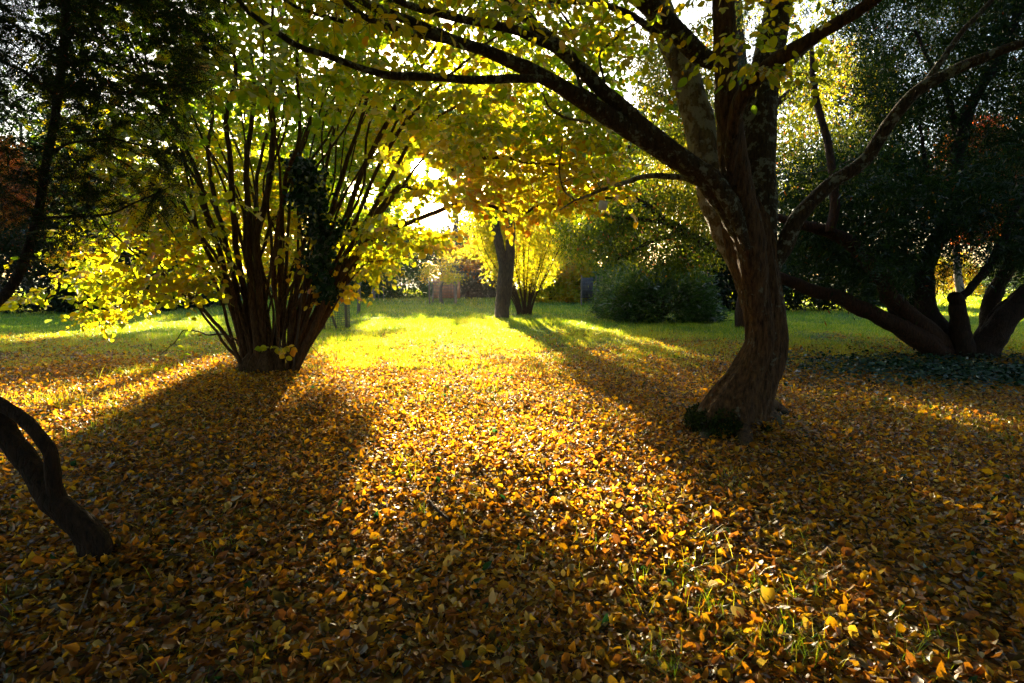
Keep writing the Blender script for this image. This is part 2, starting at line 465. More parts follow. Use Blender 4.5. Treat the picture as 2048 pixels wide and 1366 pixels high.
def limb(acc, pts, rad, sides=12, sub=7, wob=0.02, rough=0.10, seed=0, tint=None):
    """organic tapering tube along a path. rad: list matching pts"""
    C = catmull(pts, sub)
    t = np.linspace(0, 1, len(C)); rt = np.interp(t, np.linspace(0, 1, len(rad)), rad)
    for ax in range(3):
        C[:, ax] += wob * fbm(np.stack([t * len(pts) * 1.3 + seed * 7.1, np.full_like(t, ax * 5.3), np.full_like(t, seed * 1.7)], -1), 3)
    a = np.arange(sides) * 2 * math.pi / sides
    g = np.stack([np.cos(a)[None, :] * 1.3 + 0 * t[:, None] + seed, np.sin(a)[None, :] * 1.3 + 0 * t[:, None], t[:, None] * len(pts) * 2.2 + 0 * a[None, :]], -1)
    sh = 1 + rough * 2 * fbm(g, 3)
    tubes(acc, C[None], rt[None], sides, tint, sh[None])
    return C, rt
def px_path(pl, Y0, Y1=None, pw_=1.2):
    n = len(pl); Y1 = Y0 if Y1 is None else Y1
    L = np.concatenate([[0], np.cumsum([math.hypot(pl[i+1][0]-pl[i][0], pl[i+1][1]-pl[i][1]) for i in range(n-1)])]); L = L / L[-1]
    return np.array([P(pl[i][0], pl[i][1], Y0 + (Y1 - Y0) * L[i] ** pw_) for i in range(n)])
def pxr(w, Y): return w / 2.0 / F * Y

LEAF8 = (np.array([[0, 0], [.16, .36], [.48, .5], [.80, .30], [1.0, 0], [.80, -.30], [.48, -.5], [.16, -.36]]), [np.array([[0, 1, 2, 3, 4], [0, 4, 5, 6, 7]])])
LEAF4 = (np.array([[0, 0], [.45, .5], [1, 0], [.45, -.5]]), [np.array([[0, 1, 2], [0, 2, 3]])])
NEED = (np.array([[0, 0], [.5, .5], [1, 0], [.5, -.5]]), [np.array([[0, 1, 2, 3]])])
_u = np.array([0, .22, .5, .78, 1.0]); _w = np.array([0, .40, .5, .30, 0])
LITT = (np.array([[0, 0], [.25, 0], [.5, 0], [.76, 0], [1.08, 0], [.2, .38], [.5, .5], [.78, .30], [.2, -.38], [.5, -.5], [.78, -.30]]),
        [np.array([[1, 5, 6, 2], [2, 6, 7, 3], [1, 2, 9, 8], [2, 3, 10, 9]]), np.array([[0, 5, 1], [3, 7, 4], [0, 1, 8], [3, 4, 10]])])
def leaves(acc, pos, d, n, L, W, tint, tm=LEAF8, fold=0.25, curl=0.1, cup=0.0):
    """pos,d,n (m,3); L,W,tint (m,); fold,curl scalars or (m,)"""
    m = len(pos)
    if m == 0: return
    tv, tf = tm; k = len(tv)
    d = nrm(d); n = nrm(n - d * (n * d).sum(1, keepdims=True)); s = np.cross(n, d)
    u = tv[:, 0][None, :, None]; v = tv[:, 1][None, :, None]
    L = np.broadcast_to(L, (m,))[:, None, None]; W = np.broadcast_to(W, (m,))[:, None, None]
    fo = np.broadcast_to(fold, (m,))[:, None, None]; cu = np.broadcast_to(curl, (m,))[:, None, None]; cp = np.broadcast_to(cup, (m,))[:, None, None]
    V = pos[:, None, :] + u * L * d[:, None, :] + v * W * s[:, None, :] + n[:, None, :] * (np.abs(v) * fo * W + cu * L * u * u + cp * W * (v * 2) ** 2 * 0.5)
    b = (np.arange(m) * k)[:, None, None]
    acc.add(V.reshape(-1, 3), [(f[None] + b).reshape(-1, f.shape[1]) for f in tf], np.repeat(tint, k))
LITR = (LITT[0] * np.array([1, 1]) + np.array([[0, 0], [0, 0], [0, 0], [0, 0], [-.1, 0], [-.08, .06], [0, .06], [.06, .14], [-.08, -.06], [0, -.02], [.06, -.14]]), LITT[1])
LITB = (np.array([[0, 0], [.25, 0], [.5, 0], [.66, .04], [.78, .16], [.2, .38], [.42, .5], [.7, .42], [.28, -.34], [.36, -.5], [.62, -.22]]), LITT[1])
def rdir(rng, n, zs=1.0):
    v = rng.normal(size=(n, 3)); v[:, 2] *= zs
    return nrm(v)

class Skel:
    def __init__(s, cap=60000):
        s.p = np.zeros((cap, 3)); s.r = np.zeros(cap); s.n = 0
    def add(s, pts, rad):
        k = len(pts)
        if s.n + k > len(s.p): return
        s.p[s.n:s.n+k] = pts; s.r[s.n:s.n+k] = rad; s.n += k
def grow(sk, targets, rng, thick=0.007, k=7, sag=0.08, jit=0.12, rise=0.0, maxlen=99):
    """connect every target to the growing skeleton; returns twig paths, radii and end directions"""
    base = sk.p[:sk.n]
    d0 = np.array([np.min(((base - t) ** 2).sum(1)) for t in targets])
    order = np.argsort(d0)
    Ps = []; Rs = []; keep = []
    tt = np.linspace(0, 1, k)[:, None]
    for i in order:
        t = targets[i]
        dd = np.sqrt(((sk.p[:sk.n] - t) ** 2).sum(1))
        cost = dd + 0.35 * np.maximum(0, sk.p[:sk.n, 2] - t[2])
        j = int(np.argmin(cost)); a = sk.p[j]; ln = dd[j]
        if ln > maxlen or ln < 0.02: continue
        mid = (a + t) / 2 + rng.normal(size=3) * jit * ln + np.array([0, 0, sag * ln + rise * ln])
        c = (1 - tt) ** 2 * a + 2 * tt * (1 - tt) * mid + tt ** 2 * t
        c[1:-1] += rng.normal(size=(k - 2, 3)) * 0.018 * ln
        r0 = min(sk.r[j] * 0.7, thick * (0.5 + 0.6 * ln))
        r = np.linspace(r0, max(0.0013, r0 * 0.3), k)
        sk.add(c[2:], r[2:]); Ps.append(c); Rs.append(r); keep.append(i)
    if not Ps: return np.zeros((0, k, 3)), np.zeros((0, k)), np.array([], int)
    return np.array(Ps), np.array(Rs), np.array(keep)

def spray_leaves(acc, tw, ends, dirs, rng, m, S, L, W, tintf, tm=LEAF8, flat=0.75, droop=0.25, keepf=None, hang=0.35, thin=0.0022, fold=0.25, subs=2):
    """leafy shoots at twig ends: one leading shoot and side shoots, leaves alternate along them"""
    n = len(ends)
    if n == 0: return
    out = nrm(dirs * np.array([1, 1, 0.35]) + rng.normal(size=(n, 3)) * 0.25)
    for si in range(1 + subs):
        if si == 0: o = out; st = ends; s_ = S * rng.uniform(.7, 1.2, n)
        else:
            sd_ = np.cross(out, np.array([0, 0, 1.0])); sd_ = nrm(sd_) * (1 if si % 2 else -1)
            o = nrm(out * 0.5 + sd_ * rng.uniform(.5, 1.0, (n, 1)) + rng.normal(size=(n, 3)) * 0.22)
            st = ends - out * (S * 0.25 * rng.random((n, 1))); s_ = S * rng.uniform(.45, .9, n)
        tt = np.linspace(0, 1, 4)
        C = st[:, None, :] + o[:, None, :] * (s_[:, None, None] * tt[None, :, None])
        C[:, :, 2] -= droop * s_[:, None] * tt[None, :] ** 2
        if tw is not None:
            kk = np.ones(n, bool)
            if keepf is not None: kk = keepf(C[:, -1])
            if kk.any(): tubes(tw, C[kk], np.broadcast_to(np.array([1, .8, .6, .3]) * thin, (n, 4))[kk], 3)
        for j in range(m):
            f = (j + rng.uniform(0.2, 1, n)) / m
            p = st + o * (s_ * f)[:, None]; p[:, 2] -= droop * s_ * f ** 2
            side = nrm(np.cross(o, np.array([0, 0, 1.0]))) * (1 if j % 2 else -1)
            dl = nrm(o * 0.55 + side * rng.uniform(.3, 1.0, (n, 1)) + rng.normal(size=(n, 3)) * 0.25 - np.array([0, 0, hang]) * rng.uniform(.3, 1.6, (n, 1)))
            nn = nrm(rdir(rng, n) * (1 - flat) + np.array([0, 0, flat]) + 0.25 * rng.normal(size=(n, 3)))
            p = p + dl * L * 0.15
            sz = .45 + .85 * rng.random(n)
            kk = np.ones(n, bool)
            if keepf is not None: kk = keepf(p + dl * L * 0.5)
            leaves(acc, p[kk], dl[kk], nn[kk], (L * sz)[kk], (W * sz)[kk], tintf(p, rng)[kk], tm, fold, rng.uniform(-.25, .1, int(kk.sum())))

def std_keep(rng, p_lit=0.97, gapk=1.0, extra=None):
    def f(p):
        m = sunlit(p) & (rng.random(len(p)) < p_lit)
        k = ~m & ~sungap(p, gapk)
        k &= p[:, 2] > gz(p[:, 0], p[:, 1]) + 0.02
        if extra is not None: k &= extra(p)
        return k
    return f
def in_poly_pts(poly, n, rng, Yf):
    """n points whose position falls in the outline at real distances Yf(px,py,rng)"""
    poly = list(poly); xs = [q[0] for q in poly]; ys = [q[1] for q in poly]
    out = []
    while len(out) < n:
        x = rng.uniform(min(xs), max(xs), n * 2); y = rng.uniform(min(ys), max(ys), n * 2)
        ok = ingon(x, y, poly)
        for a, b in zip(x[ok], y[ok]):
            Y = Yf(a, b, rng)
            if Y is None: continue
            out.append(P(a, b, Y))
            if len(out) >= n: break
    return np.array(out)

exec_parts = None
# ================================================================== THE GROUND
def build_ground():
    rng = np.random.default_rng(1)
    acc = Acc()
    xs = np.concatenate([-np.geomspace(600, 14, 26), np.linspace(-13.5, 13.5, 271), np.geomspace(14, 600, 26)])
    ys = np.concatenate([-np.geomspace(200, 3.2, 14), np.linspace(-3, 22, 251), np.geomspace(22.4, 1200, 50)])
    X, Yg = np.meshgrid(xs, ys)
    Z = gz(X, Yg)
    V = np.stack([X, Yg, Z], -1).reshape(-1, 3)
    nx = len(xs); i, j = np.meshgrid(np.arange(len(ys) - 1), np.arange(nx - 1), indexing='ij')
    a = i * nx + j
    acc.add(V, [np.stack([a, a + 1, a + nx + 1, a + nx], -1).reshape(-1, 4)])
    tag(acc.build('ground', M['ground']), kind='structure')

    # --- fallen leaves
    acc = Acc()
    bands = [(0.9, 3.6, 4200, .95), (3.6, 6, 3300, .90), (6, 9.5, 2300, .92), (9.5, 14.5, 1100, 1.05), (14.5, 19, 260, 1.3)]
    for y0, y1, dens, sc in bands:
        xm = 0.98 * y1 + 1.2
        n = int(dens * 2 * xm * (y1 - y0))
        x = rng.uniform(-xm, xm, n); y = rng.uniform(y0, y1, n)
        k = np.abs(x) < 0.98 * y + 1.2
        pr = np.clip((14.4 + 4.5 * n2(x, y, .5, 3, 4.) + 1.5 * n2(x, y, 2.2, 2, 4.) - y) / 4.5, 0, 1) ** 1.2
        pr = np.where(y < 8.0, np.maximum(pr, 0.9), pr)
        pr *= np.clip(1.0 + 1.1 * n2(x, y, 1.6, 2, 2.), 0.5, 1)
        k &= rng.random(n) < pr
        x, y = x[k], y[k]; n = len(x)
        sz = (.30 + .85 * rng.random(n) ** 1.3) * sc * 0.041
        sz = np.where(rng.random(n) < .06, sz * 1.3, sz)
        z = gz(x, y) + rng.uniform(0.0, 0.021, n) * (1 + .6 * (y > 4))
        a = rng.uniform(0, 2 * math.pi, n)
        d = np.stack([np.cos(a), np.sin(a), rng.normal(0, .38, n)], -1)
        nn = nrm(np.stack([rng.normal(0, .46, n), rng.normal(0, .46, n), np.where(rng.random(n) < .5, 1, -1) * np.ones(n)], -1))
        ti = np.clip(0.43 + 0.28 * rng.normal(size=n) + 0.32 * n2(x, y, .8, 2, 6.), 0.05, 0.94)
        q = rng.random(n); ti = np.where(q < .02, 1.0, ti); ti = np.where(q > .985, 0.0, ti)
        # a small share are dull brown-grey old leaves
        kind = rng.random(n)
        pos = np.stack([x, y, z], -1)
        for (k0, k1, tmv, asp) in [(0, .5, LITT, (.6, .95)), (.5, .75, LITR, (.75, 1.1)), (.75, .9, LITB, (.6, 1.1)), (.9, 1.01, LEAF8, (.3, .6))]:
            q_ = (kind >= k0) & (kind < k1); c_ = int(q_.sum())
            leaves(acc, pos[q_], d[q_], nn[q_], (sz * rng.uniform(.9, 1.35, n))[q_], (sz * rng.uniform(asp[0], asp[1], n))[q_], ti[q_], tmv,
                   rng.uniform(-.2, .9, c_), rng.uniform(-.4, .7, c_), rng.uniform(-.5, .7, c_))
    # drifts against the two near trunks
    for c_, r0, hgt, m_ in [(TRUNK_XY, .27, .09, 2600), (FORE_XY, .085, .05, 900)]:
        an = rng.uniform(0, 6.28, m_); rr = r0 + rng.random(m_) ** 1.5 * .35 * (r0 + .25)
        x = c_[0] + np.cos(an) * rr; y = c_[1] + np.sin(an) * rr
        z = gz(x, y) + .015 + hgt * np.exp(-(rr - r0) / .10) * rng.random(m_)
        leaves(acc, np.stack([x, y, z], -1), np.stack([np.cos(an * 7), np.sin(an * 7), rng.normal(0, .5, m_)], -1), nrm(np.stack([rng.normal(0, .5, m_), rng.normal(0, .5, m_), np.ones(m_)], -1)),
               .045 * rng.uniform(.5, 1.2, m_), .032 * rng.uniform(.5, 1.2, m_), np.clip(.38 + .28 * rng.normal(size=m_), .05, .94), LITT, .3, rng.uniform(-.3, .5, m_), .2)
    # loose leaf stalks and twiglets among them
    n = 2600
    y = rng.uniform(1.0, 8, n); x = rng.uniform(-1, 1, n) * (y * .95 + .5)
    a = rng.uniform(0, 6.28, n); ln = rng.uniform(.02, .09, n)
    b0 = np.stack([x, y, gz(x, y) + .03], -1)
    b1 = b0 + np.stack([np.cos(a) * ln, np.sin(a) * ln, rng.normal(.006, .012, n)], -1)
    mid = (b0 + b1) / 2 + rng.normal(size=(n, 3)) * .006
    tubes(acc, np.stack([b0, mid, b1], 1), np.broadcast_to(np.array([.0011, .0009, .0006]), (n, 3)), 3, np.full(n * 9, .2))
    tag(acc.build('fallen_leaves', M['litter']), 'carpet of fallen yellow, orange and brown leaves covering the near ground', 'fallen leaves', kind='stuff')

    # --- grass
    acc = Acc()
    gb = (np.array([[0, .5], [0, -.5], [.55, .38], [.55, -.38], [1, 0]]), [np.array([[0, 1, 3, 2]]), np.array([[2, 3, 4]])])
    for y0, y1, dens, wd, ht in [(1.2, 8, 420, .0032, .07), (8, 13, 1100, .006, .065), (13, 19, 900, .009, .075), (19, 28, 380, .014, .085), (28, 60, 110, .028, .11)]:
        xm = 0.98 * y1 + 1.5
        n = int(dens * 2 * xm * (y1 - y0))
        x = rng.uniform(-xm, xm, n); y = rng.uniform(y0, y1, n)
        k = np.abs(x) < 0.98 * y + 1.5
        if y1 <= 13:
            tuft = n2(x, y, 1.1, 3, 21.) + 0.75 * n2(x, y, 6., 2, 1.)
            lim = np.where(y > 8, 0.24 - 0.16 * (y - 8), 0.30)
            lim = np.where((y < 8) & (y > 4.5) & (np.abs(x) > 2.5), 0.10, lim)
            lim = np.where((y < 4.5) & (x > .3) & (x < 2.2), 0.20, lim)
            lim = np.where(y < 8, lim + .12, lim)
            k &= tuft > lim - 0.12 * (rng.random(n) < .15)
        x, y = x[k], y[k]; n = len(x)
        z = gz(x, y)
        h = ht * rng.uniform(.5, 1.6, n) * np.clip(1 + 1.5 * n2(x, y, 2.4, 2, 8.) + .8 * n2(x, y, .7, 2, 18.), .35, 2.2)
        if y1 <= 8: h *= rng.uniform(.7, 1.8, n)
        a = rng.uniform(0, 2 * math.pi, n)
        lean = rng.uniform(.1, .8, n)
        d = np.stack([np.cos(a) * lean, np.sin(a) * lean, np.ones(n)], -1)
        b = a + rng.normal(0, .5, n)
        nn = np.stack([-np.cos(b), -np.sin(b), 0.4 * np.ones(n)], -1)
        ti = np.clip(.40 + .24 * np.clip((17 - y) / 5, 0, 1) + .24 * rng.normal(size=n) + .45 * n2(x, y, .35, 3, 13.) + .45 * n2(x, y, 2.2, 2, 33.), 0, .9); ti = np.where(rng.random(n) < .04, 1, ti)
        leaves(acc, np.stack([x, y, z - .005], -1), d, nn, h, wd * rng.uniform(.7, 1.3, n), ti, gb, 0, -rng.uniform(0, .5, n))
    # tufts standing out of the litter
    for poly, cnt in [([(1250, 930), (1450, 950), (1750, 1150), (1980, 1366), (1250, 1366)], 78), ([(1560, 770), (2048, 830), (2048, 900), (1600, 820)], 90), ([(0, 770), (330, 740), (480, 720), (300, 850), (60, 930), (0, 930)], 90),
                      ([(380, 1020), (520, 1020), (520, 1110), (400, 1110)], 4), ([(640, 900), (1200, 960), (1200, 1366), (300, 1366)], 22), ([(600, 745), (1250, 745), (1300, 860), (700, 860)], 70)]:
        xs = [q[0] for q in poly]; ys = [q[1] for q in poly]
        k_ = 0
        while k_ < cnt:
            a_, b_ = rng.uniform(min(xs), max(xs)), rng.uniform(min(ys), max(ys))
            if not ingon(np.array([a_]), np.array([b_]), poly)[0]: continue
            k_ += 1
            g_ = GP(a_, b_); m_ = int(rng.uniform(4, 30)); sp = rng.uniform(.012, .07)
            x = g_[0] + rng.normal(0, sp, m_); y = g_[1] + rng.normal(0, sp, m_); an = rng.uniform(0, 6.28, m_)
            ln = rng.uniform(.2, 1.3, m_)
            leaves(acc, np.stack([x, y, gz(x, y)], -1), np.stack([np.cos(an) * ln, np.sin(an) * ln, np.ones(m_)], -1), np.stack([-np.cos(an), -np.sin(an), .4 * np.ones(m_)], -1),
                   rng.uniform(.04, .12, m_), rng.uniform(.002, .0045, m_), np.clip(.55 + .25 * rng.normal(size=m_), 0, 1), gb, 0, -rng.uniform(.1, .9, m_))
    tag(acc.build('grass', M['grass'], smooth=False), 'green lawn grass with blades poking through the leaves', 'grass', kind='stuff')

    # --- dark ivy ground cover under the yew at right
    acc = Acc()
    n = 9000
    c = GP(1980, 740)
    x = c[0] + rng.normal(0, 1.5, n); y = c[1] + rng.normal(-0.2, .75, n)
    k = (n2(x, y, 1., 2, 31.) > -0.25); x, y = x[k], y[k]; n = len(x)
    a = rng.uniform(0, 6.28, n)
    leaves(acc, np.stack([x, y, gz(x, y) + rng.uniform(.03, .13, n)], -1), np.stack([np.cos(a), np.sin(a), rng.normal(0, .2, n)], -1),
           nrm(np.array([0, 0, 1.]) + .4 * rng.normal(size=(n, 3))), .06 * rng.uniform(.6, 1.2, n), .055 * rng.uniform(.6, 1.2, n), rng.random(n), LEAF8)
    tag(acc.build('ivy_ground_cover', M['ivy'], loc=(c[0], c[1], 0)), 'dark ivy carpeting the shade around the spreading yew', 'ivy', kind='stuff')

# ================================================================== MAIN TREE
def build_main_tree():
    rng = np.random.default_rng(11)
    Y = float(TRUNK_XY[1])
    t = empty('broadleaf_tree', (TRUNK_XY[0], TRUNK_XY[1], 0), 'large tree with curved mossy-footed trunk and long lichened limbs arching over the leaf carpet', 'tree')
    sk = Skel()
    # trunk: dense fluted column
    pl = [(1462, 905), (1464, 868), (1476, 815), (1508, 745), (1528, 690), (1527, 630), (1517, 570), (1503, 500), (1492, 440), (1486, 400)]
    wd = [196, 166, 128, 96, 88, 84, 86, 92, 92, 74]
    ce = px_path(pl, Y, Y + .12)
    C = catmull(ce, 22); tq = np.linspace(0, 1, len(C))
    r = np.interp(tq, np.linspace(0, 1, len(wd)), wd) / 2 / F * Y * .93
    S = 120; a = np.arange(S) * 2 * math.pi / S
    A, TQ = np.meshgrid(a, tq)
    zz = C[:, 2][:, None]
    foot = np.exp(-np.clip(zz, 0, 9) / .16)
    sh = 1 + .15 * np.cos(3 * A + 1.2 - 1.8 * TQ) * np.clip((TQ - .2) * 3, 0, 1) + .06 * np.cos(5 * A + 3 * TQ + .5) + .035 * np.cos(9 * A - 5 * TQ)
    sh += foot * (.34 * np.maximum(0, np.cos(4 * A + .4)) ** 2 + .14 * np.cos(7 * A + 1.))
    gg = np.stack([np.cos(A) * 3, np.sin(A) * 3, zz * 5 + 0 * A], -1)
    sh += .08 * fbm(gg, 4) + .07 * fbm(gg * np.array([4.5, 4.5, .8]), 4)
    acc = Acc(); tubes(acc, C[None], r[None], S, None, sh[None])
    acc.build('trunk', M['bark_main'], t)
    # big limbs
    def L(name, pl, ws, Y0, Y1, mat, sides=18, wob=.012, rough=.09, seed=0, sub=9):
        acc = Acc()
        pts = px_path(pl, Y0, Y1)
        rad = [pxr(w * .81, pts[min(i, len(pts)-1)][1]) for i, w in enumerate(np.interp(np.linspace(0, 1, len(pl)), np.linspace(0, 1, len(ws)), ws))]
        C, rt = limb(acc, pts, rad, sides, sub, wob, rough, seed)
        acc.build(name, M[mat], t); sk.add(C, rt)
        return C
    L('limb', [(1518, 660), (1502, 570), (1468, 480), (1438, 420), (1412, 330), (1395, 230), (1362, 130), (1318, 20), (1290, -60), (1240, -220)], [30, 66, 84, 78, 72, 68, 62, 60, 50, 40], Y + .22, Y + .9, 'bark_pale', 28, seed=1)
    L('limb', [(1520, 680), (1512, 600), (1503, 520), (1490, 430), (1470, 340), (1458, 240), (1450, 120), (1447, 0), (1440, -160), (1420, -330)], [24, 50, 72, 76, 70, 60, 52, 48, 42, 30], Y - .06, Y - .4, 'bark_main', 28, seed=2)
    L('limb', [(1530, 700), (1532, 610), (1528, 530), (1522, 440), (1518, 330), (1520, 230), (1535, 120), (1560, 0), (1580, -150), (1600, -320)], [24, 50, 70, 78, 78, 74, 70, 62, 52, 36], Y + .12, Y + .5, 'bark_limb', 28, seed=3)
    L('limb', [(1505, 520), (1482, 455), (1440, 390), (1385, 338), (1310, 292), (1215, 232), (1130, 178), (1060, 140), (980, 105), (900, 78), (800, 35), (730, 5), (640, -50)], [34, 60, 60, 52, 46, 42, 38, 34, 28, 25, 21, 18, 12], Y - .1, Y - .9, 'bark_limb', 20, seed=4)
    L('limb', [(1495, 500), (1470, 430), (1430, 360), (1370, 318), (1290, 255), (1210, 185), (1150, 125), (1090, 72), (1040, 25), (990, -25), (900, -110)], [20, 38, 42, 40, 36, 34, 32, 30, 26, 20], Y - .25, Y - .5, 'bark_limb', 18, seed=5)
    L('branch', [(1130, 105), (1070, 78), (1020, 58), (940, 42), (860, 22), (800, 4), (740, -25)], [22, 22, 20, 18, 15, 11], Y - .45, Y - 1.2, 'bark_limb', 14, seed=6)
    L('branch', [(1085, 158), (1020, 157), (960, 160), (880, 155), (800, 152), (730, 138), (660, 112), (600, 92), (550, 62), (500, 25), (460, -20), (400, -90)], [20, 20, 18, 19, 15, 14, 13, 11, 8], Y - .75, Y - 1.3, 'bark_limb', 14, seed=7)
    L('branch', [(915, 82), (850, 72), (790, 58), (740, 40), (690, 5), (640, -45)], [17, 17, 15, 13, 10], Y - .85, Y - 1.5, 'bark_limb', 12, seed=8)
    L('branch', [(700, 48), (640, 30), (590, 12), (530, -30)], [9, 8, 6], Y - 1.2, Y - 1.6, 'bark_limb', 10, seed=28)
    L('branch', [(1450, 420), (1400, 368), (1340, 353), (1290, 353), (1240, 368), (1195, 384), (1150, 400), (1120, 420)], [16, 17, 14, 12, 9, 5, 3], Y + .3, Y - .2, 'bark_pale', 12, seed=9)
    L('branch', [(1150, 402), (1125, 375), (1118, 330), (1125, 285)], [5, 4, 2.5], Y - .15, Y - .4, 'bark_pale', 8, seed=10)
    L('branch', [(1400, 330), (1330, 312), (1260, 262), (1225, 225), (1185, 170), (1160, 160)], [14, 15, 14, 10, 6], Y + .4, Y + .6, 'bark_pale', 12, seed=11)
    L('branch', [(1180, 245), (1130, 235), (1100, 215), (1085, 185)], [7, 7, 5, 4], Y + .1, Y - .1, 'bark_pale', 8, seed=12)
    L('branch', [(1192, 195), (1165, 178), (1155, 150), (1150, 120), (1148, 70), (1120, 20)], [10, 8, 6, 5], Y - .3, Y + .2, 'bark_limb', 10, seed=13)
    L('branch', [(1210, 170), (1200, 110), (1230, 80), (1250, 60), (1300, 30)], [6, 6, 5, 3], Y - .1, Y + .3, 'bark_limb', 8, seed=14)
    L('limb', [(1525, 600), (1542, 540), (1570, 490), (1600, 430), (1660, 370), (1730, 320), (1775, 250), (1830, 185), (1900, 145), (1980, 110), (2060, 80), (2200, 20)], [22, 40, 40, 34, 32, 30, 30, 26, 22, 20, 14], Y + .15, Y - .6, 'bark_limb', 16, seed=15)
    L('branch', [(1735, 318), (1765, 270), (1820, 205), (1870, 140), (1920, 70), (1985, 0), (2050, -80)], [17, 17, 14, 12, 10], Y - .1, Y + .3, 'bark_limb', 12, seed=16)
    L('limb', [(1462, 370), (1463, 300), (1478, 205), (1530, 140), (1590, 98), (1650, 60), (1720, 20), (1790, -30), (1900, -110)], [20, 34, 38, 34, 30, 26, 22], Y - .25, Y - 1.3, 'bark_main', 16, seed=17)
    L('branch', [(1560, 150), (1610, 98), (1670, 55), (1740, 10), (1800, -40)], [18, 17, 15, 12], Y + .2, Y + .5, 'bark_pale', 12, seed=18)
    L('limb', [(1440, 130), (1400, 110), (1350, 60), (1290, 5), (1220, -40), (1120, -90)], [30, 46, 46, 40, 30], Y + .2, Y - .6, 'bark_limb', 16, seed=19)
    L('branch', [(1320, 70), (1260, 30), (1200, 8), (1130, 2), (1070, -5), (1000, -25)], [16, 15, 13, 11, 8], Y + .6, Y + .1, 'bark_limb', 12, seed=20)
    # surface roots
    for i, (pl, ws) in enumerate([([(1470, 800), (1425, 826), (1392, 848), (1350, 872)], (60, 46, 26, 8)), ([(1478, 815), (1440, 850), (1412, 880), (1388, 905)], (60, 50, 30, 8)), ([(1485, 820), (1482, 862), (1486, 890), (1496, 915)], (60, 50, 34, 10)),
                                  ([(1500, 815), (1530, 848), (1550, 872), (1580, 892)], (60, 50, 30, 8)), ([(1505, 800), (1545, 825), (1575, 838), (1610, 846)], (50, 36, 20, 6))]):
        pts = []
        for q, (a, b) in enumerate(pl):
            if q < 1: p = P(a, b, Y + (.05 if i in (1, 2, 3) else .1))
            else:
                p = GP(a, b); p[2] = gz(p[0], p[1]) + [0, .045, .0, -.04][q]
            pts.append(p)
        acc = Acc(); limb(acc, pts, [pxr(w, Y) for w in ws], 14, 8, .012, .18, 400 + i); acc.build('root', M['bark_main'], t)
    # leaf sprays
    tg = [in_poly_pts([(1350, -40), (1680, -40), (1660, 70), (1620, 150), (1560, 170), (1500, 130), (1400, 90)], 24, rng, lambda a, b, g: Y - g.uniform(.2, 1.1)),
          in_poly_pts([(1465, 60), (1560, 60), (1570, 150), (1490, 160)], 10, rng, lambda a, b, g: Y - g.uniform(.5, 1.0)),
          in_poly_pts([(1545, 130), (1640, 130), (1630, 175), (1560, 170)], 3, rng, lambda a, b, g: Y - g.uniform(.5, 1.0)),
          in_poly_pts([(1365, 100), (1440, 90), (1430, 140), (1380, 150)], 2, rng, lambda a, b, g: Y - g.uniform(.5, 1.0)),
          in_poly_pts([(1080, -40), (1350, -40), (1340, 60), (1230, 180), (1100, 120)], 40, rng, lambda a, b, g: Y + g.uniform(-1.2, .8)),
          in_poly_pts([(420, -60), (1080, -60), (1080, 30), (800, 60), (620, 60), (470, 30)], 60, rng, lambda a, b, g: Y - g.uniform(.5, 1.7)),
          in_poly_pts([(1130, 180), (1350, 200), (1180, 420), (1120, 400)], 14, rng, lambda a, b, g: Y + g.uniform(-.3, .5))]
    tg = np.vstack(tg)
    # unseen overhead canopy, added above the frame to darken the foreground
    n = 2600
    u = rdir(rng, n) * (rng.random((n, 1)) ** .4)
    cn = np.array([0.6, 2.4, 6.3]) + u * np.array([8.0, 7.5, 2.4])
    cn = cn[cn[:, 2] > 1.55 + .48 * np.maximum(cn[:, 1], 0) + .5]
    cn = cn[cn[:, 2] > 3.6]
    tg = np.vstack([tg, cn])
    Pn, Rn, kp = grow(sk, tg, rng, thick=.008, sag=.06)
    tw = Acc(); cr = Acc()
    tubes(tw, Pn, Rn, 5)
    ends = Pn[:, -1]; dirs = nrm(Pn[:, -1] - Pn[:, -3])
    kf = std_keep(rng)
    hi = ends[:, 2] > 1.6 + .47 * ends[:, 1] + .3
    tf = lambda p, g: np.clip(.55 + .16 * g.normal(size=len(p)), .15, .9)
    spray_leaves(cr, tw, ends[~hi], dirs[~hi], rng, 4, .28, .072, .044, tf, LEAF8, .5, .3, kf, .6, .0018)
    spray_leaves(cr, tw, ends[hi], dirs[hi], rng, 7, .55, .16, .12, tf, LEAF4, .7, .2, kf, .3, .003)
    c = cr.build('crown', M['tree_leaf'], t)
    tw.build('twigs', M['twig'], c)
    # moss cushions and ivy round the foot
    acc = Acc()
    n = 8500
    an = rng.uniform(0, 2 * math.pi, n); lob = np.clip(.5 + 1.4 * fbm(np.stack([np.cos(an) * 2, np.sin(an) * 2, 0 * an], -1), 2) + .5 * np.cos(an - 3.1), 0, 1.3); rr = .27 + (.05 + .17 * lob) * rng.random(n)
    x = TRUNK_XY[0] - .02 + np.cos(an) * rr * 1.05; y = TRUNK_XY[1] + np.sin(an) * rr * .95
    z = gz(x, y) + rng.random(n) ** 1.3 * (.03 + .17 * lob) * (1 - .5 * (rr - .27) / .2)
    leaves(acc, np.stack([x, y, z], -1), nrm(rdir(rng, n) + np.array([0, 0, .4])), rdir(rng, n), .03 * rng.uniform(.6, 1.4, n), .02 * np.ones(n), rng.random(n), LEAF4)
    acc.build('moss', M['moss'], t)

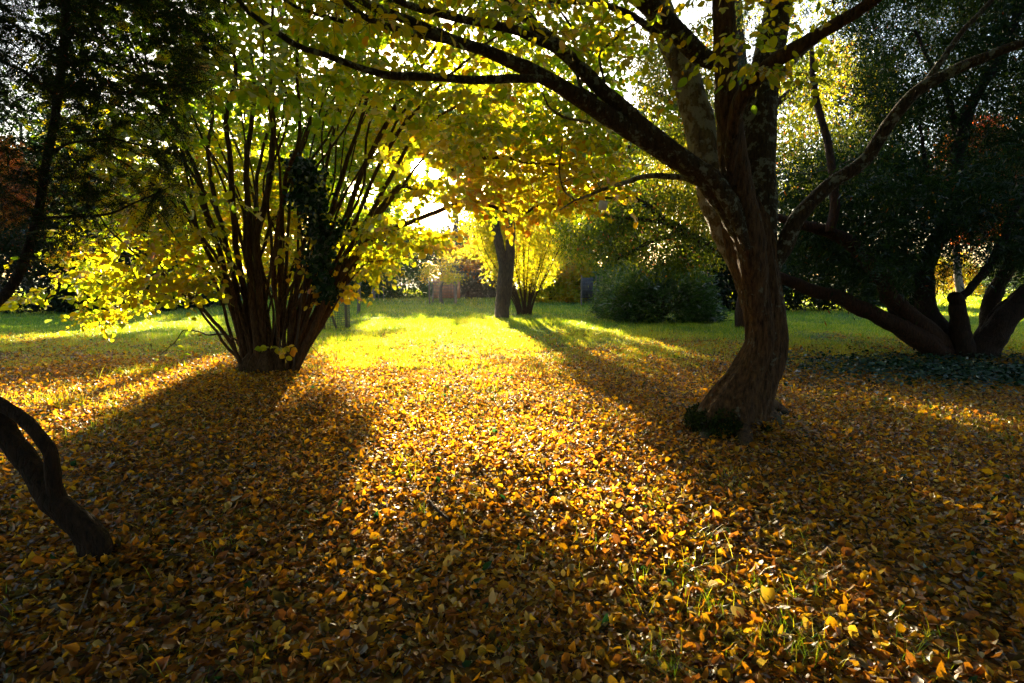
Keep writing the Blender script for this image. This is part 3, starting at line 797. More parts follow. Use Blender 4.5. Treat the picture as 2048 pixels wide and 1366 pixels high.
# ================================================================== BIG MULTI-STEMMED SHRUB
def build_shrub():
    rng = np.random.default_rng(23)
    B = GP(540, 738); Y = float(B[1])
    t = empty('multi_stemmed_shrub', (B[0], B[1], 0), 'big multi-stemmed shrub with round yellow-green leaves, the sun shining through it', 'shrub')
    sk = Skel()
    S = [
     ([(492,735),(470,640),(440,520),(410,420),(385,330),(330,230),(270,120),(220,0),(180,-120)],17,-.5),
     ([(486,730),(455,650),(430,560),(390,530),(345,512),(300,505),(250,512),(190,488),(140,470)],10,.3),
     ([(488,728),(440,655),(380,592),(330,550),(280,515),(230,470),(170,400)],11,-.9),
     ([(486,734),(452,690),(410,635),(370,585),(320,530),(262,480),(215,420)],9,.9),
     ([(497,735),(478,600),(450,470),(430,400),(418,300),(425,200),(400,80),(380,-60)],17,.7),
     ([(507,735),(492,600),(472,480),(468,380),(455,250),(470,150),(450,0),(440,-120)],19,-1.2),
     ([(515,736),(507,600),(498,450),(492,330),(505,200),(500,80),(490,-80)],20,.4),
     ([(525,737),(520,600),(512,480),(538,380),(545,250),(540,120),(545,0),(540,-150)],22,.0),
     ([(530,737),(528,620),(502,520),(510,400),(525,300),(560,180),(600,60),(640,-60)],14,1.3),
     ([(545,738),(540,650),(528,560),(508,470),(478,400),(440,330),(390,250),(340,160)],11,1.6),
     ([(555,738),(560,600),(560,480),(570,380),(600,280),(590,150),(600,0),(600,-120)],14,-1.6),
     ([(565,738),(572,600),(575,480),(590,350),(620,230),(640,100),(665,-30)],12,1.0),
     ([(570,738),(590,600),(602,500),(640,400),(660,300),(690,150),(720,20),(740,-100)],14,2.0),
     ([(575,738),(602,620),(622,540),(660,430),(690,330),(720,240),(760,100),(790,-20)],19,-.3),
     ([(580,737),(612,640),(650,540),(690,440),(730,340),(770,260),(830,150),(900,60),(970,-20)],21,.2),
     ([(585,735),(622,640),(662,560),(720,460),(760,390),(795,330),(830,270),(920,210),(1010,170)],21,.9),
     ([(590,733),(632,640),(682,552),(730,490),(775,462),(835,440),(905,412),(960,405),(1030,425),(1090,412),(1200,400),(1260,392)],18,-.5),
     ([(588,733),(640,650),(690,560),(735,478),(770,410),(800,370),(850,380),(920,330),(1000,318),(1090,330),(1160,340)],18,-1.0),
     ([(592,730),(625,660),(660,590),(698,500),(722,420),(760,330),(790,250),(850,180),(930,130)],13,-1.5),
     ([(505,730),(500,620),(515,520),(560,430),(600,350),(650,280),(690,200),(760,60),(800,-40)],12,1.9),
     ([(520,730),(480,600),(465,520),(420,400),(350,300),(280,230),(200,170)],12,1.8),
     ([(500,730),(470,620),(452,550),(400,470),(330,390),(260,330),(180,290)],11,-1.8),
     ([(560,735),(555,640),(548,540),(560,420),(555,300),(530,160),(520,0)],10,-2.2),
     ([(575,735),(580,640),(610,520),(630,420),(600,300),(640,180),(680,60)],10,2.4),
     ([(548,738),(535,640),(505,540),(470,440),(455,330),(400,200),(350,60)],12,2.2),
     ([(585,735),(640,620),(700,520),(770,420),(860,300),(960,250),(1080,240),(1180,210)],12,1.5),
     ([(578,735),(625,610),(690,480),(760,330),(850,200),(960,100),(1060,40)],12,-1.9),
     ([(590,733),(650,640),(700,560),(752,522),(820,516),(890,522)],7,-.6),
     ([(480,700),(462,674),(415,668),(372,660),(345,688),(318,712)],5,-.7),
     ([(590,715),(612,690),(632,700),(650,722)],3,-.3),
    ]
    for i in range(22):
        a = rng.uniform(-.75, .8); w = rng.uniform(6, 11)
        bx = 545 + a * 55; jj = rng.normal(0, 9, 7)
        S.append(([(bx, 736), (bx + a * 45 + jj[1], 640), (bx + a * 120 + jj[2], 520), (bx + a * 240 + jj[3] * 2, 380), (bx + a * 390 + jj[4] * 3, 220), (bx + a * 560 + jj[5] * 3, 40), (bx + a * 640, -60)], w, rng.uniform(-2.4, 2.4)))
    for i, (pl, w, dY) in enumerate(S):
        acc = Acc()
        off = rng.uniform(-.34, .34)
        n = len(pl)
        Ls = np.linspace(0, 1, n)
        pts = np.array([P(pl[q][0], pl[q][1], Y + off * (1 - Ls[q]) + dY * Ls[q] ** 1.2) for q in range(n)])
        if pl[0][1] > 725: pts[0, 2] = -.03
        rad = [pxr(w * .66 * k_, Y) for k_ in np.interp(Ls, [0, .15, .4, .7, 1], [1.15, 1.0, .85, .55, .25])]
        C, rt = limb(acc, pts, rad, 9, 6, .06, .13, i + 40)
        acc.build('stem', M['bark_shrub'], t)
        sk.add(C[4:], rt[4:])
    # crowded root collar
    acc = Acc()
    C = np.array([[B[0], B[1], z] for z in (-.05, .05, .18, .34)]); rr = np.array([.50, .42, .36, .22])
    a = np.arange(60) * 2 * math.pi / 60; A, Q = np.meshgrid(a, np.arange(4))
    sh = 1 + .10 * np.cos(11 * A + Q * .4) + .08 * np.cos(17 * A + 1) + .1 * fbm(np.stack([np.cos(A) * 3, np.sin(A) * 3, Q * .5], -1), 3)
    tubes(acc, C[None], rr[None], 60, None, sh[None])
    acc.build('root_collar', M['bark_shrub'], t)

    def Yf(sp):
        def f(a, b, g):
            return Y + g.uniform(-sp, sp)
        return f
    def Ydome(a, b, g):
        # a broad dome about the root: deeper in the middle, thin at the sides
        x = (a - 600) / 640.0
        s = 3.1 * math.sqrt(max(.08, 1 - min(1, abs(x)) ** 2.2))
        if 370 < a < 760 and b > 190 and g.random() < .9: return Y + g.uniform(.6, s)
        return Y + g.uniform(-s, s)
    tg = np.vstack([
        in_poly_pts([(90, -120), (1200, -120), (1260, 20), (1262, 300), (1215, 395), (1080, 432), (960, 432), (900, 395), (800, 425), (700, 440), (400, 440), (150, 440), (110, 200)], 1500, rng, Ydome),
        in_poly_pts([(880, 230), (1250, 230), (1250, 400), (1100, 435), (930, 430), (890, 380)], 170, rng, Yf(1.8)),
        in_poly_pts([(120, 430), (430, 430), (440, 560), (400, 600), (300, 610), (180, 590), (110, 520)], 150, rng, Yf(1.3)),
        in_poly_pts([(110, 590), (330, 600), (250, 640), (130, 640)], 12, rng, Yf(.8)),
        in_poly_pts([(690, 430), (860, 450), (910, 468), (900, 488), (800, 500), (775, 545), (690, 550)], 70, rng, Yf(1.0)),
        in_poly_pts([(655, 560), (700, 565), (690, 600), (650, 600)], 8, rng, lambda a, b, g: Y - .2 + g.uniform(-.2, .2)),
        in_poly_pts([(740, 240), (980, 240), (980, 430), (900, 400), (740, 420)], 85, rng, lambda a, b, g: Y + g.uniform(.2, 2.6)),
        in_poly_pts([(370, 150), (760, 150), (760, 430), (380, 430)], 260, rng, lambda a, b, g: Y + g.uniform(.8, 3.0)),
        in_poly_pts([(20, 585), (110, 585), (110, 612), (20, 605)], 4, rng, lambda a, b, g: Y + g.uniform(-.6, .2)),
        in_poly_pts([(300, 690), (355, 685), (355, 725), (300, 730)], 3, rng, lambda a, b, g: Y - .8 + g.uniform(-.1, .1)),
        in_poly_pts([(400, 430), (700, 430), (640, 560), (440, 560)], 110, rng, lambda a, b, g: Y + g.uniform(.5, 2.5)),
        in_poly_pts([(500, 470), (620, 470), (600, 700), (530, 700)], 3, rng, lambda a, b, g: Y - g.uniform(.5, .9)),
    ])
    Pn, Rn, kp = grow(sk, tg, rng, thick=.0125, sag=.05, jit=.14)
    ok = ~sungap(Pn[:, -1]) & ~sungap(Pn[:, 3])
    Pn, Rn = Pn[ok], Rn[ok]
    tw = Acc(); cr = Acc()
    tubes(tw, Pn, Rn, 5)
    ends = Pn[:, -1]; dirs = nrm(Pn[:, -1] - Pn[:, -3])
    kf = std_keep(rng, .93)
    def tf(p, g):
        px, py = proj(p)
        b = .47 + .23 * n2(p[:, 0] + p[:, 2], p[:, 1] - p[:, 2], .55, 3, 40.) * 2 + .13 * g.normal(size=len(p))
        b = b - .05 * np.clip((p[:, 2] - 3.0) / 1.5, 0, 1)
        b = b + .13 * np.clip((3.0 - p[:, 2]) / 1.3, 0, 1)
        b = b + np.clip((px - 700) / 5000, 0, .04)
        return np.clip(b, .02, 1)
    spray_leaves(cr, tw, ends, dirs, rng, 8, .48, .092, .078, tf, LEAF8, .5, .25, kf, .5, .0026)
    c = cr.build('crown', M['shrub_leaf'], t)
    tw.build('twigs', M['twig'], c)

    # ivy climbing in the middle of the stems
    pI = P(625, 520, Y - .35)
    acc = Acc()
    n = 2700
    px = rng.normal(0, 1, n); f = rng.random(n)
    py = 322 + f ** 1.15 * 270 + rng.normal(0, 9, n)
    wdt = 16 + 26 * np.sin(np.clip(f * 1.15, 0, 1) * math.pi)
    cx = 590 + 60 * np.sin(f * 1.9) + 10 * np.sin(f * 14)
    wdt = wdt * np.clip(.75 + 1.9 * fbm(np.stack([f * 9, f * 0, f * 0 + 3.3], -1), 3), .25, 1.6)
    x_ = cx + px * wdt * .55
    pos = np.array([P(a_, b_, Y - .3 + g_) for a_, b_, g_ in zip(x_, py, rng.normal(0, .16, n))])
    dl = nrm(rdir(rng, n) * .6 + np.array([0, -.3, -.8])); nn = nrm(rdir(rng, n) * .7 + np.array([0, -.7, .5]))
    leaves(acc, pos, dl, nn, .075 * rng.uniform(.6, 1.2, n), .07 * rng.uniform(.6, 1.2, n), rng.random(n), LEAF8)
    iv = empty('ivy', (B[0] + .2, B[1] - .3, 0), 'dark glossy ivy climbing the middle stems of the big shrub', 'ivy')
    acc.build('foliage', M['ivy'], iv)
    acc = Acc()
    limb(acc, [P(588, 735, Y - .35), P(598, 640, Y - .3), P(612, 540, Y - .3), P(618, 440, Y - .3), P(600, 340, Y - .3)], [.02, .018, .015, .012, .006], 7, 6, .02, .1, 5)
    acc.build('vine', M['twig'], iv)

# ================================================================== CONIFERS
def needle_shoots(acc, tw, st, o, s_, rng, m, L, W, keepf=None, tintf=None, droop=.25, thin=.0012, comb=True):
    """feathery yew shoots: needles in two ranks along a drooping shoot"""
    n = len(st)
    tt = np.linspace(0, 1, 4)
    C = st[:, None, :] + o[:, None, :] * (s_[:, None, None] * tt[None, :, None]); C[:, :, 2] -= droop * s_[:, None] * tt[None, :] ** 2
    if tw is not None: tubes(tw, C, np.broadcast_to(np.array([1, .8, .6, .4]) * thin, (n, 4)), 3)
    upn = nrm(np.array([0, 0, 1.]) + .5 * rng.normal(size=(n, 3)))
    side0 = nrm(np.cross(o, upn))
    for j in range(m):
        f = (j + .5) / m
        for sg in (1, -1):
            p = st + o * (s_ * f)[:, None]; p[:, 2] -= droop * s_ * f * f
            dl = nrm(side0 * sg + o * .55 + .14 * rng.normal(size=(n, 3)))
            k = np.ones(n, bool)
            if keepf is not None: k = keepf(p)
            ti = tintf(p, rng) if tintf else rng.random(n) * .7
            leaves(acc, p[k], dl[k], upn[k], (L * rng.uniform(.7, 1.1, n))[k], (W * np.ones(n))[k], ti[k], NEED, 0, -.1)

def build_left_yew():
    rng = np.random.default_rng(5)
    B = GP(205, 1142); Y = float(B[1])
    t = empty('foreground_yew', (B[0], B[1], 0), 'dark forked yew leaning out of the left foreground, its needled branches hanging at top left', 'tree')
    sk = Skel()
    def L(name, pts, rad, seed, sides=16, wob=.012, ad=True, rough=.09):
        acc = Acc(); C, rt = limb(acc, pts, rad, sides, 10, wob, rough, seed)
        acc.build(name, M['bark_dark'], t)
        if ad: sk.add(C, rt)
    a = [P(208, 1155, Y), P(195, 1110, Y), P(170, 1060, Y), P(115, 1010, Y), P(70, 950, Y + .03), P(20, 880, Y + .06), P(-30, 800, Y + .1), P(-110, 700, Y + .15), P(-130, 560, Y + .25), P(-90, 380, Y + .35), P(-60, 200, Y + .4), P(-40, 0, Y + .4), P(-30, -250, Y + .4)]
    a[0][2] = -.05
    L('trunk', a, [pxr(w * .80, Y) for w in (120, 76, 66, 64, 52, 54, 54, 54, 50, 46, 40, 34, 20)], 71, 30, rough=.15)
    b = [P(118, 1010, Y), P(108, 960, Y - .02), P(98, 905, Y - .03), P(70, 860, Y - .02), P(20, 820, Y), P(-60, 770, Y + .05), P(-120, 700, Y + .2), P(-90, 640, Y + .5), P(0, 600, Y + .9), P(50, 520, Y + 1.1), P(78, 420, Y + 1.1), P(98, 300, Y + 1.1), P(118, 180, Y + 1.1), P(130, 60, Y + 1.1), P(135, -60, Y + 1.1), P(140, -220, Y + 1.1)]
    L('limb', b, [pxr(w * .85, Y) for w in (40, 34, 30, 30, 30, 30, 30, 31, 30, 29, 27, 25, 24, 24, 20, 14)], 72, 16)
    L('branch', [P(70, 440, Y + 1.1), P(130, 434, Y + 1.0), P(210, 428, Y + .9), P(280, 402, Y + .8), P(340, 375, Y + .7)], [.011, .009, .007, .005, .003], 73, 8)
    L('branch', [P(128, 130, Y + 1.1), P(190, 120, Y + 1.2), P(260, 145, Y + 1.3), P(340, 170, Y + 1.3), P(420, 160, Y + 1.3)], [.012, .009, .007, .005, .003], 74, 8)
    L('branch', [P(120, 200, Y + 1.1), P(60, 150, Y + 1.0), P(0, 120, Y + .8)], [.012, .009, .006], 75, 8)
    L('branch', [P(95, 310, Y + 1.1), P(150, 285, Y + .9), P(230, 280, Y + .8), P(320, 300, Y + .8)], [.010, .008, .006, .003], 76, 8)
    tg = np.vstack([
        in_poly_pts([(-150, -150), (470, -150), (430, 60), (380, 170), (260, 190), (-100, 180)], 520, rng, lambda a, b, g: Y + g.uniform(.3, 2.2)),
        in_poly_pts([(-100, 170), (400, 150), (350, 330), (340, 430), (180, 430), (-100, 300)], 170, rng, lambda a, b, g: Y + g.uniform(.3, 1.9)),
        in_poly_pts([(-100, 330), (180, 330), (210, 430), (120, 500), (40, 540), (-100, 560)], 120, rng, lambda a, b, g: Y + g.uniform(.6, 1.9)),
        np.array([-2.2, 1.8, 4.2]) + rng.normal(size=(170, 3)) * np.array([1.3, 1.2, .7]),
    ])
    tg = tg[tg[:, 1] > .6]
    Pn, Rn, kp = grow(sk, tg, rng, thick=.006, sag=.02, jit=.1)
    tw = Acc(); cr = Acc(); tubes(tw, Pn, Rn, 5)
    ends = Pn[:, -1]; dirs = nrm(Pn[:, -1] - Pn[:, -3])
    n = len(ends)
    kf = std_keep(rng, .8)
    tf = lambda p, g: np.where(g.random(len(p)) < .012, 1.0, g.random(len(p)) * .7)
    for s in range(8):
        o = nrm(dirs * .7 + rng.normal(size=(n, 3)) * .6 * np.array([1, 1, .5]) + np.array([.12, 0, -.15]))
        st = Pn[np.arange(n), rng.integers(3, 7, n)]
        needle_shoots(cr, tw, st, o, rng.uniform(.10, .24, n), rng, 14, .025, .0055, kf, tf, .35)
    c = cr.build('crown', M['yew'], t); tw.build('twigs', M['twig'], c)

def shoot_cloud(acc, ctr, rng, per, spread, L, W, tintf, keepf, down=.5, tm=NEED):
    """fine foliage clumps round each centre: narrow drooping sprays"""
    m = len(ctr) * per
    p = np.repeat(ctr, per, 0) + rng.normal(size=(m, 3)) * spread
    d = nrm(rdir(rng, m) + np.array([0, 0, -down]))
    k = keepf(p + d * L * .5) if keepf else np.ones(m, bool)
    p, d = p[k], d[k]; m = len(p)
    leaves(acc, p, d, rdir(rng, m), L * rng.uniform(.5, 1.3, m), W * rng.uniform(.6, 1.3, m), tintf(p, rng), tm, .1, rng.uniform(-.2, .2, m))

def build_right_yew():
    rng = np.random.default_rng(6)
    B = GP(1885, 712); Y = float(B[1])
    t = empty('spreading_yew', (B[0], B[1], 0), 'dark spreading yew whose many thick limbs fan out from one base at right', 'tree')
    sk = Skel()
    T = [('limb', [(1900,735),(1860,690),(1800,655),(1740,622),(1680,596),(1620,578),(1560,552),(1500,530)], [70,62,44,40,34,30,26,20], 0, -.6, 'bark_red'),
         ('limb', [(1905,730),(1870,680),(1830,640),(1790,600),(1760,550),(1715,500),(1660,465),(1600,448),(1540,430)], [66,58,44,40,40,36,30,22,14], .1, -.9, 'bark_red'),
         ('trunk', [(1890,740),(1875,680),(1856,630),(1850,580),(1852,530),(1880,470),(1905,400),(1915,310),(1935,230),(1965,170),(2010,100),(2040,0),(2060,-150)], [96,84,56,46,42,44,34,32,28,26,22,20,14], .3, 1.0, 'bark_dark'),
         ('limb', [(1860,680),(1840,650),(1800,625),(1770,600)], [40,34,30,24], .4, .6, 'bark_dark'),
         ('limb', [(1935,745),(1925,690),(1918,640),(1914,604),(1910,590)], [64,48,40,36,30], -.1, -.2, 'bark_dark'),
         ('limb', [(1918,602),(1945,570),(1985,520),(2010,470),(2040,400),(2080,320)], [18,20,20,20,18,14], -.15, .2, 'bark_dark'),
         ('limb', [(1945,745),(1965,700),(2000,650),(2040,605),(2090,560),(2160,500),(2240,420)], [90,76,60,54,48,40,30], -.1, -.8, 'bark_dark'),
         ('limb', [(1940,720),(1975,660),(1985,600),(2010,545),(2040,490),(2090,400)], [60,44,40,36,34,24], .5, 1.4, 'bark_dark'),
         ('limb', [(1960,680),(1985,630),(2020,600),(2070,560)], [24,22,20,16], .3, .3, 'bark_dark'),
         ('branch', [(1660,465),(1668,400),(1665,340),(1645,250),(1628,170),(1625,80)], [22,20,18,16,14,8], -.8, -.4, 'bark_red'),
         ('branch', [(1905,400),(1860,370),(1800,330),(1740,310),(1680,330)], [22,20,16,12,7], .7, 0, 'bark_dark'),
         ('branch', [(1915,270),(1890,180),(1860,130),(1830,60)], [18,14,10,7], .8, .4, 'bark_dark'),
         ('branch', [(1880,470),(1862,400),(1850,330),(1840,250)], [16,12,10,6], .6, 0, 'bark_dark')]
    for i, (nm, pl, ws, a, b, mt) in enumerate(T):
        acc = Acc(); pts = px_path(pl, Y + a, Y + b)
        rad = [pxr(w * .78, Y) for w in np.interp(np.linspace(0, 1, len(pl)), np.linspace(0, 1, len(ws)), ws)]
        C, rt = limb(acc, pts, rad, 14, 7, .05, .12, 80 + i); acc.build(nm, M[mt], t); sk.add(C, rt)
    dk = [in_poly_pts([(1560, 330), (1700, 300), (1900, 330), (2200, 330), (2200, 520), (2040, 540), (1960, 500), (1900, 440), (1850, 480), (1780, 590), (1680, 560), (1570, 520)], 560, rng, lambda a, b, g: Y + g.uniform(-.3, 2.6)),
          in_poly_pts([(1680, -120), (2250, -120), (2250, 330), (1900, 330), (1760, 330)], 1000, rng, lambda a, b, g: Y + g.uniform(.1, 3.2)),
          in_poly_pts([(1700, 340), (2048, 360), (2100, 520), (1960, 520), (1800, 560), (1700, 520)], 90, rng, lambda a, b, g: Y + g.uniform(-1.6, .5)),
          np.array([B[0] + .5, Y + .5, 8.0]) + rng.normal(size=(300, 3)) * np.array([2.6, 2.4, 1.2])]
    tg = np.vstack(dk)
    # open windows where the sky shows
    px, py = proj(tg)
    hole = np.zeros(len(tg), bool)
    for hx, hy, hr in [(1700, 210, 34), (1850, 280, 34), (1760, 260, 22), (1830, 110, 26), (1880, 40, 24), (1660, 25, 34), (1800, 60, 20), (2030, 100, 24), (1755, 400, 16), (1990, 230, 26), (1950, 560, 40)]:
        hole |= (px - hx) ** 2 + (py - hy) ** 2 < hr ** 2
    tg = tg[~hole]
    Pn, Rn, kp = grow(sk, tg, rng, thick=.009, sag=.05)
    tw = Acc(); cr = Acc(); tubes(tw, Pn, Rn, 4)
    ends = Pn[:, -1]
    kf = std_keep(rng, .9)
    tf = lambda p, g: np.where(g.random(len(p)) < .003, 1.0, np.clip(.35 + .25 * g.normal(size=len(p)), 0, .93))
    n = len(ends)
    dirs = nrm(Pn[:, -1] - Pn[:, -3])
    for s in range(5):
        o = nrm(dirs * .6 + rng.normal(size=(n, 3)) * .6 * np.array([1, 1, .4]))
        st = Pn[np.arange(n), rng.integers(3, 7, n)]
        needle_shoots(cr, None, st, o, rng.uniform(.25, .6, n), rng, 9, .085, .017, kf, tf, .45)
    shoot_cloud(cr, Pn[:, -1], rng, 70, .22, .12, .020, tf, kf, .8)
    shoot_cloud(cr, Pn[:, -3], rng, 30, .24, .12, .020, tf, kf, .5)
    c = cr.build('crown', M['yew'], t); tw.build('twigs', M['twig'], c)

def build_gold_conifer():
    rng = np.random.default_rng(8)
    Y = 15.5
    B = GP(1500, 640); B = np.array([P(1500, 640, Y)[0], Y, 0])
    t = empty('golden_conifer', B, 'feathery conifer behind the main trunk with drooping sprays lit gold', 'tree')
    sk = Skel()
    T = [('trunk', [(1500,665),(1505,560),(1500,430),(1490,300),(1480,150),(1470,0),(1465,-160)], [60,54,48,42,34,26,16], 0, .3),
         ('limb', [(1490,520),(1420,495),(1370,465),(1330,440),(1300,415),(1270,395)], [26,22,18,14,10,6], -.2, -1.2),
         ('branch', [(1370,465),(1310,480),(1270,500),(1230,520)], [10,8,6,4], -.8, -1.2),
         ('branch', [(1340,445),(1290,440),(1250,436),(1200,428)], [9,7,5,3], -.8, -1.3),
         ('limb', [(1495,430),(1420,400),(1340,330),(1280,300),(1220,290)], [20,16,13,10,6], 0, -.4),
         ('limb', [(1490,300),(1400,250),(1330,200),(1270,160)], [18,15,11,6], 0, .4),
         ('limb', [(1500,430),(1570,400),(1650,330),(1720,290)], [20,16,13,8], 0, .5),
         ('limb', [(1490,250),(1560,200),(1640,130),(1700,90)], [18,14,10,6], 0, .5)]
    for i, (nm, pl, ws, a, b) in enumerate(T):
        acc = Acc(); pts = px_path(pl, Y + a, Y + b)
        rad = [pxr(w, Y) for w in np.interp(np.linspace(0, 1, len(pl)), np.linspace(0, 1, len(ws)), ws)]
        C, rt = limb(acc, pts, rad, 10, 6, .04, .09, 110 + i); acc.build(nm, M['bark_red'], t); sk.add(C, rt)
    tg = np.vstack([
        in_poly_pts([(1110, 440), (1200, 400), (1440, 380), (1450, 470), (1440, 545), (1330, 545), (1240, 520), (1150, 520)], 330, rng, lambda a, b, g: Y + g.uniform(-1.8, 1.2)),
        in_poly_pts([(1150, 290), (1300, 260), (1440, 300), (1440, 400), (1230, 420)], 170, rng, lambda a, b, g: Y + g.uniform(-1.2, 1.5)),
        in_poly_pts([(1240, 90), (1340, 60), (1430, 60), (1440, 300), (1320, 290), (1260, 220)], 260, rng, lambda a, b, g: Y + g.uniform(-1, 1.6)),
        in_poly_pts([(1550, 80), (1700, 60), (1790, 150), (1800, 330), (1640, 430), (1560, 420)], 260, rng, lambda a, b, g: Y + g.uniform(-1, 1.6)),
        in_poly_pts([(1400, -180), (1640, -180), (1700, 60), (1400, 60)], 120, rng, lambda a, b, g: Y + g.uniform(-1, 1.6))])
    px, py = proj(tg)
    hole = ((px - 1700) / 40) ** 2 + ((py - 210) / 26) ** 2 < 1
    hole |= ((px - 1235) / 40) ** 2 + ((py - 150) / 70) ** 2 < 1
    tg = tg[~hole]
    Pn, Rn, kp = grow(sk, tg, rng, thick=.009, sag=.08)
    tw = Acc(); cr = Acc(); tubes(tw, Pn, Rn, 4)
    kf = std_keep(rng, .95)
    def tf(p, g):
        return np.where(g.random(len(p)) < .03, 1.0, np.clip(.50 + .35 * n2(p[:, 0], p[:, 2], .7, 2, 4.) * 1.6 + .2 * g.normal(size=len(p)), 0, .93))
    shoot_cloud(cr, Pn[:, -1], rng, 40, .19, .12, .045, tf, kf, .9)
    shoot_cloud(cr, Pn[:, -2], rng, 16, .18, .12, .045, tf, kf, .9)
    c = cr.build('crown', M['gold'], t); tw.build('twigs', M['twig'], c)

# ================================================================== GENERIC BACKGROUND TREES AND BUSHES
def bg_tree(name, label, cat, px, Y, H, R_, z0, mat, bark, seed, ncl=70, per=90, L=.22, W=.15, tr=.16, stems=1, group=None, basepy=None, lean=0.0, spread=None, tm=LEAF4, lo=.15, hi=.85, gaps=True, trunkpx=None, parts=True):
    rng = np.random.default_rng(seed); r_big = R_ > 6
    x0 = P(px, 600, Y)[0]
    B = np.array([x0, Y, 0]); B[2] = gz(x0, Y)
    t = empty(name, B, label, cat, group)
    sk = Skel(4000)
    hz = (H + z0) / 2; hh = (H - z0) / 2
    nst = stems
    for s in range(nst):
        acc = Acc()
        an = rng.uniform(0, 6.28); rr = 0 if nst == 1 else R_ * rng.uniform(.3, .8)
        dx, dy = math.cos(an) * rr, math.sin(an) * rr
        top = B + np.array([dx + lean, dy, H * .85 if nst == 1 else H * rng.uniform(.55, .9)])
        n = 6
        pts = [B + (top - B) * (i / (n - 1)) + np.array([0, 0, .0]) + (rng.normal(size=3) * .05 * H * .4 if 0 < i < n - 1 else 0) for i in range(n)]
        if nst > 1:
            pts = [B + np.array([dx * q ** 1.3 + .12 * math.cos(an), dy * q ** 1.3 + .12 * math.sin(an), (top[2] - B[2]) * q]) + (rng.normal(size=3) * .03 if 0 < q < 1 else 0) for q in np.linspace(0, 1, n)]
        pts[0] = pts[0] - np.array([0, 0, .08])
        rad = np.linspace(tr, tr * .25, n)
        rad[0] *= 1.15
        C, rt = limb(acc, pts, list(rad), 9, 5, .03, .08, seed + s)
        acc.build('trunk' if nst == 1 else 'stem', M[bark], t)
        sk.add(C, rt)
    u = rdir(rng, ncl) * rng.uniform(.35, 1, (ncl, 1)) ** .5
    cn = B + np.array([lean, 0, hz - B[2]]) + u * np.array([R_, R_ * .9, hh])
    # taper of the lower crown
    cn[:, 2] = np.maximum(cn[:, 2], z0 + .1)
    if r_big: cn = cn[~sunlit(cn)]
    Pn, Rn, kp = grow(sk, cn, rng, thick=.02, k=6, sag=.03)
    cr = Acc(); tw = Acc()
    if len(Pn): tubes(tw, Pn, Rn, 4)
    sp = spread if spread else R_ * .20
    m = len(cn) * per
    p = np.repeat(cn, per, 0) + rng.normal(size=(m, 3)) * sp * np.array([1, 1, .75])
    d = nrm(rdir(rng, m) + np.array([0, 0, -.25]))
    kf = std_keep(rng, 1.0, 1.0)
    k = kf(p)
    p, d = p[k], d[k]; m = len(p)
    ti = np.clip(lo + (hi - lo) * (.5 + .9 * n2(p[:, 0] + p[:, 1], p[:, 2] * 1.2, .8 / max(R_, 1) * 2, 3, seed * 1.3) + .22 * rng.normal(size=m)), 0, 1)
    leaves(cr, p, d, rdir(rng, m), L * rng.uniform(.5, 1.3, m), W * rng.uniform(.6, 1.2, m), ti, tm, .2, 0)
    c = cr.build('crown' if cat == 'tree' else 'foliage', M[mat], t)
    if len(Pn): tw.build('twigs', M['twig'], c)
    return t

def bush(name, label, px, Y, H, Rx, Ry, mat, seed, n=9000, L=.16, W=.09, group=None, cat='shrub', lo=.1, hi=.9, arch=0.0, holes=0.0, lit=True, tm=LEAF4):
    """a shrub with leaves down to the ground, built on many arching stems"""
    rng = np.random.default_rng(seed)
    x0 = P(px, 600, Y)[0]; B = np.array([x0, Y, float(gz(x0, Y))])
    t = empty(name, B, label, cat, group)
    ns = 26
    an = rng.uniform(0, 6.28, ns); rr = rng.uniform(.3, .95, ns)
    q = np.linspace(0, 1, 6)
    E = np.stack([np.cos(an) * rr * Rx, np.sin(an) * rr * Ry, H * np.sqrt(1 - .75 * rr ** 2) * rng.uniform(.7, 1, ns)], -1)
    Pn = B + np.stack([E[:, 0][:, None] * q ** 1.5, E[:, 1][:, None] * q ** 1.5, E[:, 2][:, None] * q], -1)
    acc = Acc(); tubes(acc, Pn, np.broadcast_to(np.linspace(.03, .006, 6), (ns, 6)), 5)
    acc.build('stems', M['twig'], t)
    acc = Acc()
    u = rdir(rng, n); u[:, 2] = np.abs(u[:, 2]); r_ = rng.uniform(.45, 1.0, n) ** .45
    lump = 1 + .42 * fbm(u * 2.3 + seed, 3) + .22 * fbm(u * 7 + seed, 2)
    p = B + u * (r_ * lump)[:, None] * np.array([Rx, Ry, H])
    p[:, 2] -= 0.0
    p += rng.normal(size=(n, 3)) * .05
    d = nrm(u * np.array([1, 1, .6]) + rdir(rng, n) * .8 + np.array([0, 0, .3 - arch]))
    k = std_keep(rng, .96 if lit else 0)(p)
    if holes > 0: k &= fbm(p * 1.6 + seed, 2) > -1 + holes
    p, d, u = p[k], d[k], u[k]; m = len(p)
    ti = np.clip(lo + (hi - lo) * (.45 + 1.0 * fbm(p * 1.1 + seed, 2) + .22 * rng.normal(size=m)), 0, 1)
    leaves(acc, p, d, rdir(rng, m), L * rng.uniform(.5, 1.4, m), W * rng.uniform(.6, 1.2, m), ti, tm, .2, 0)
    acc.build('foliage', M[mat], t)
    return t

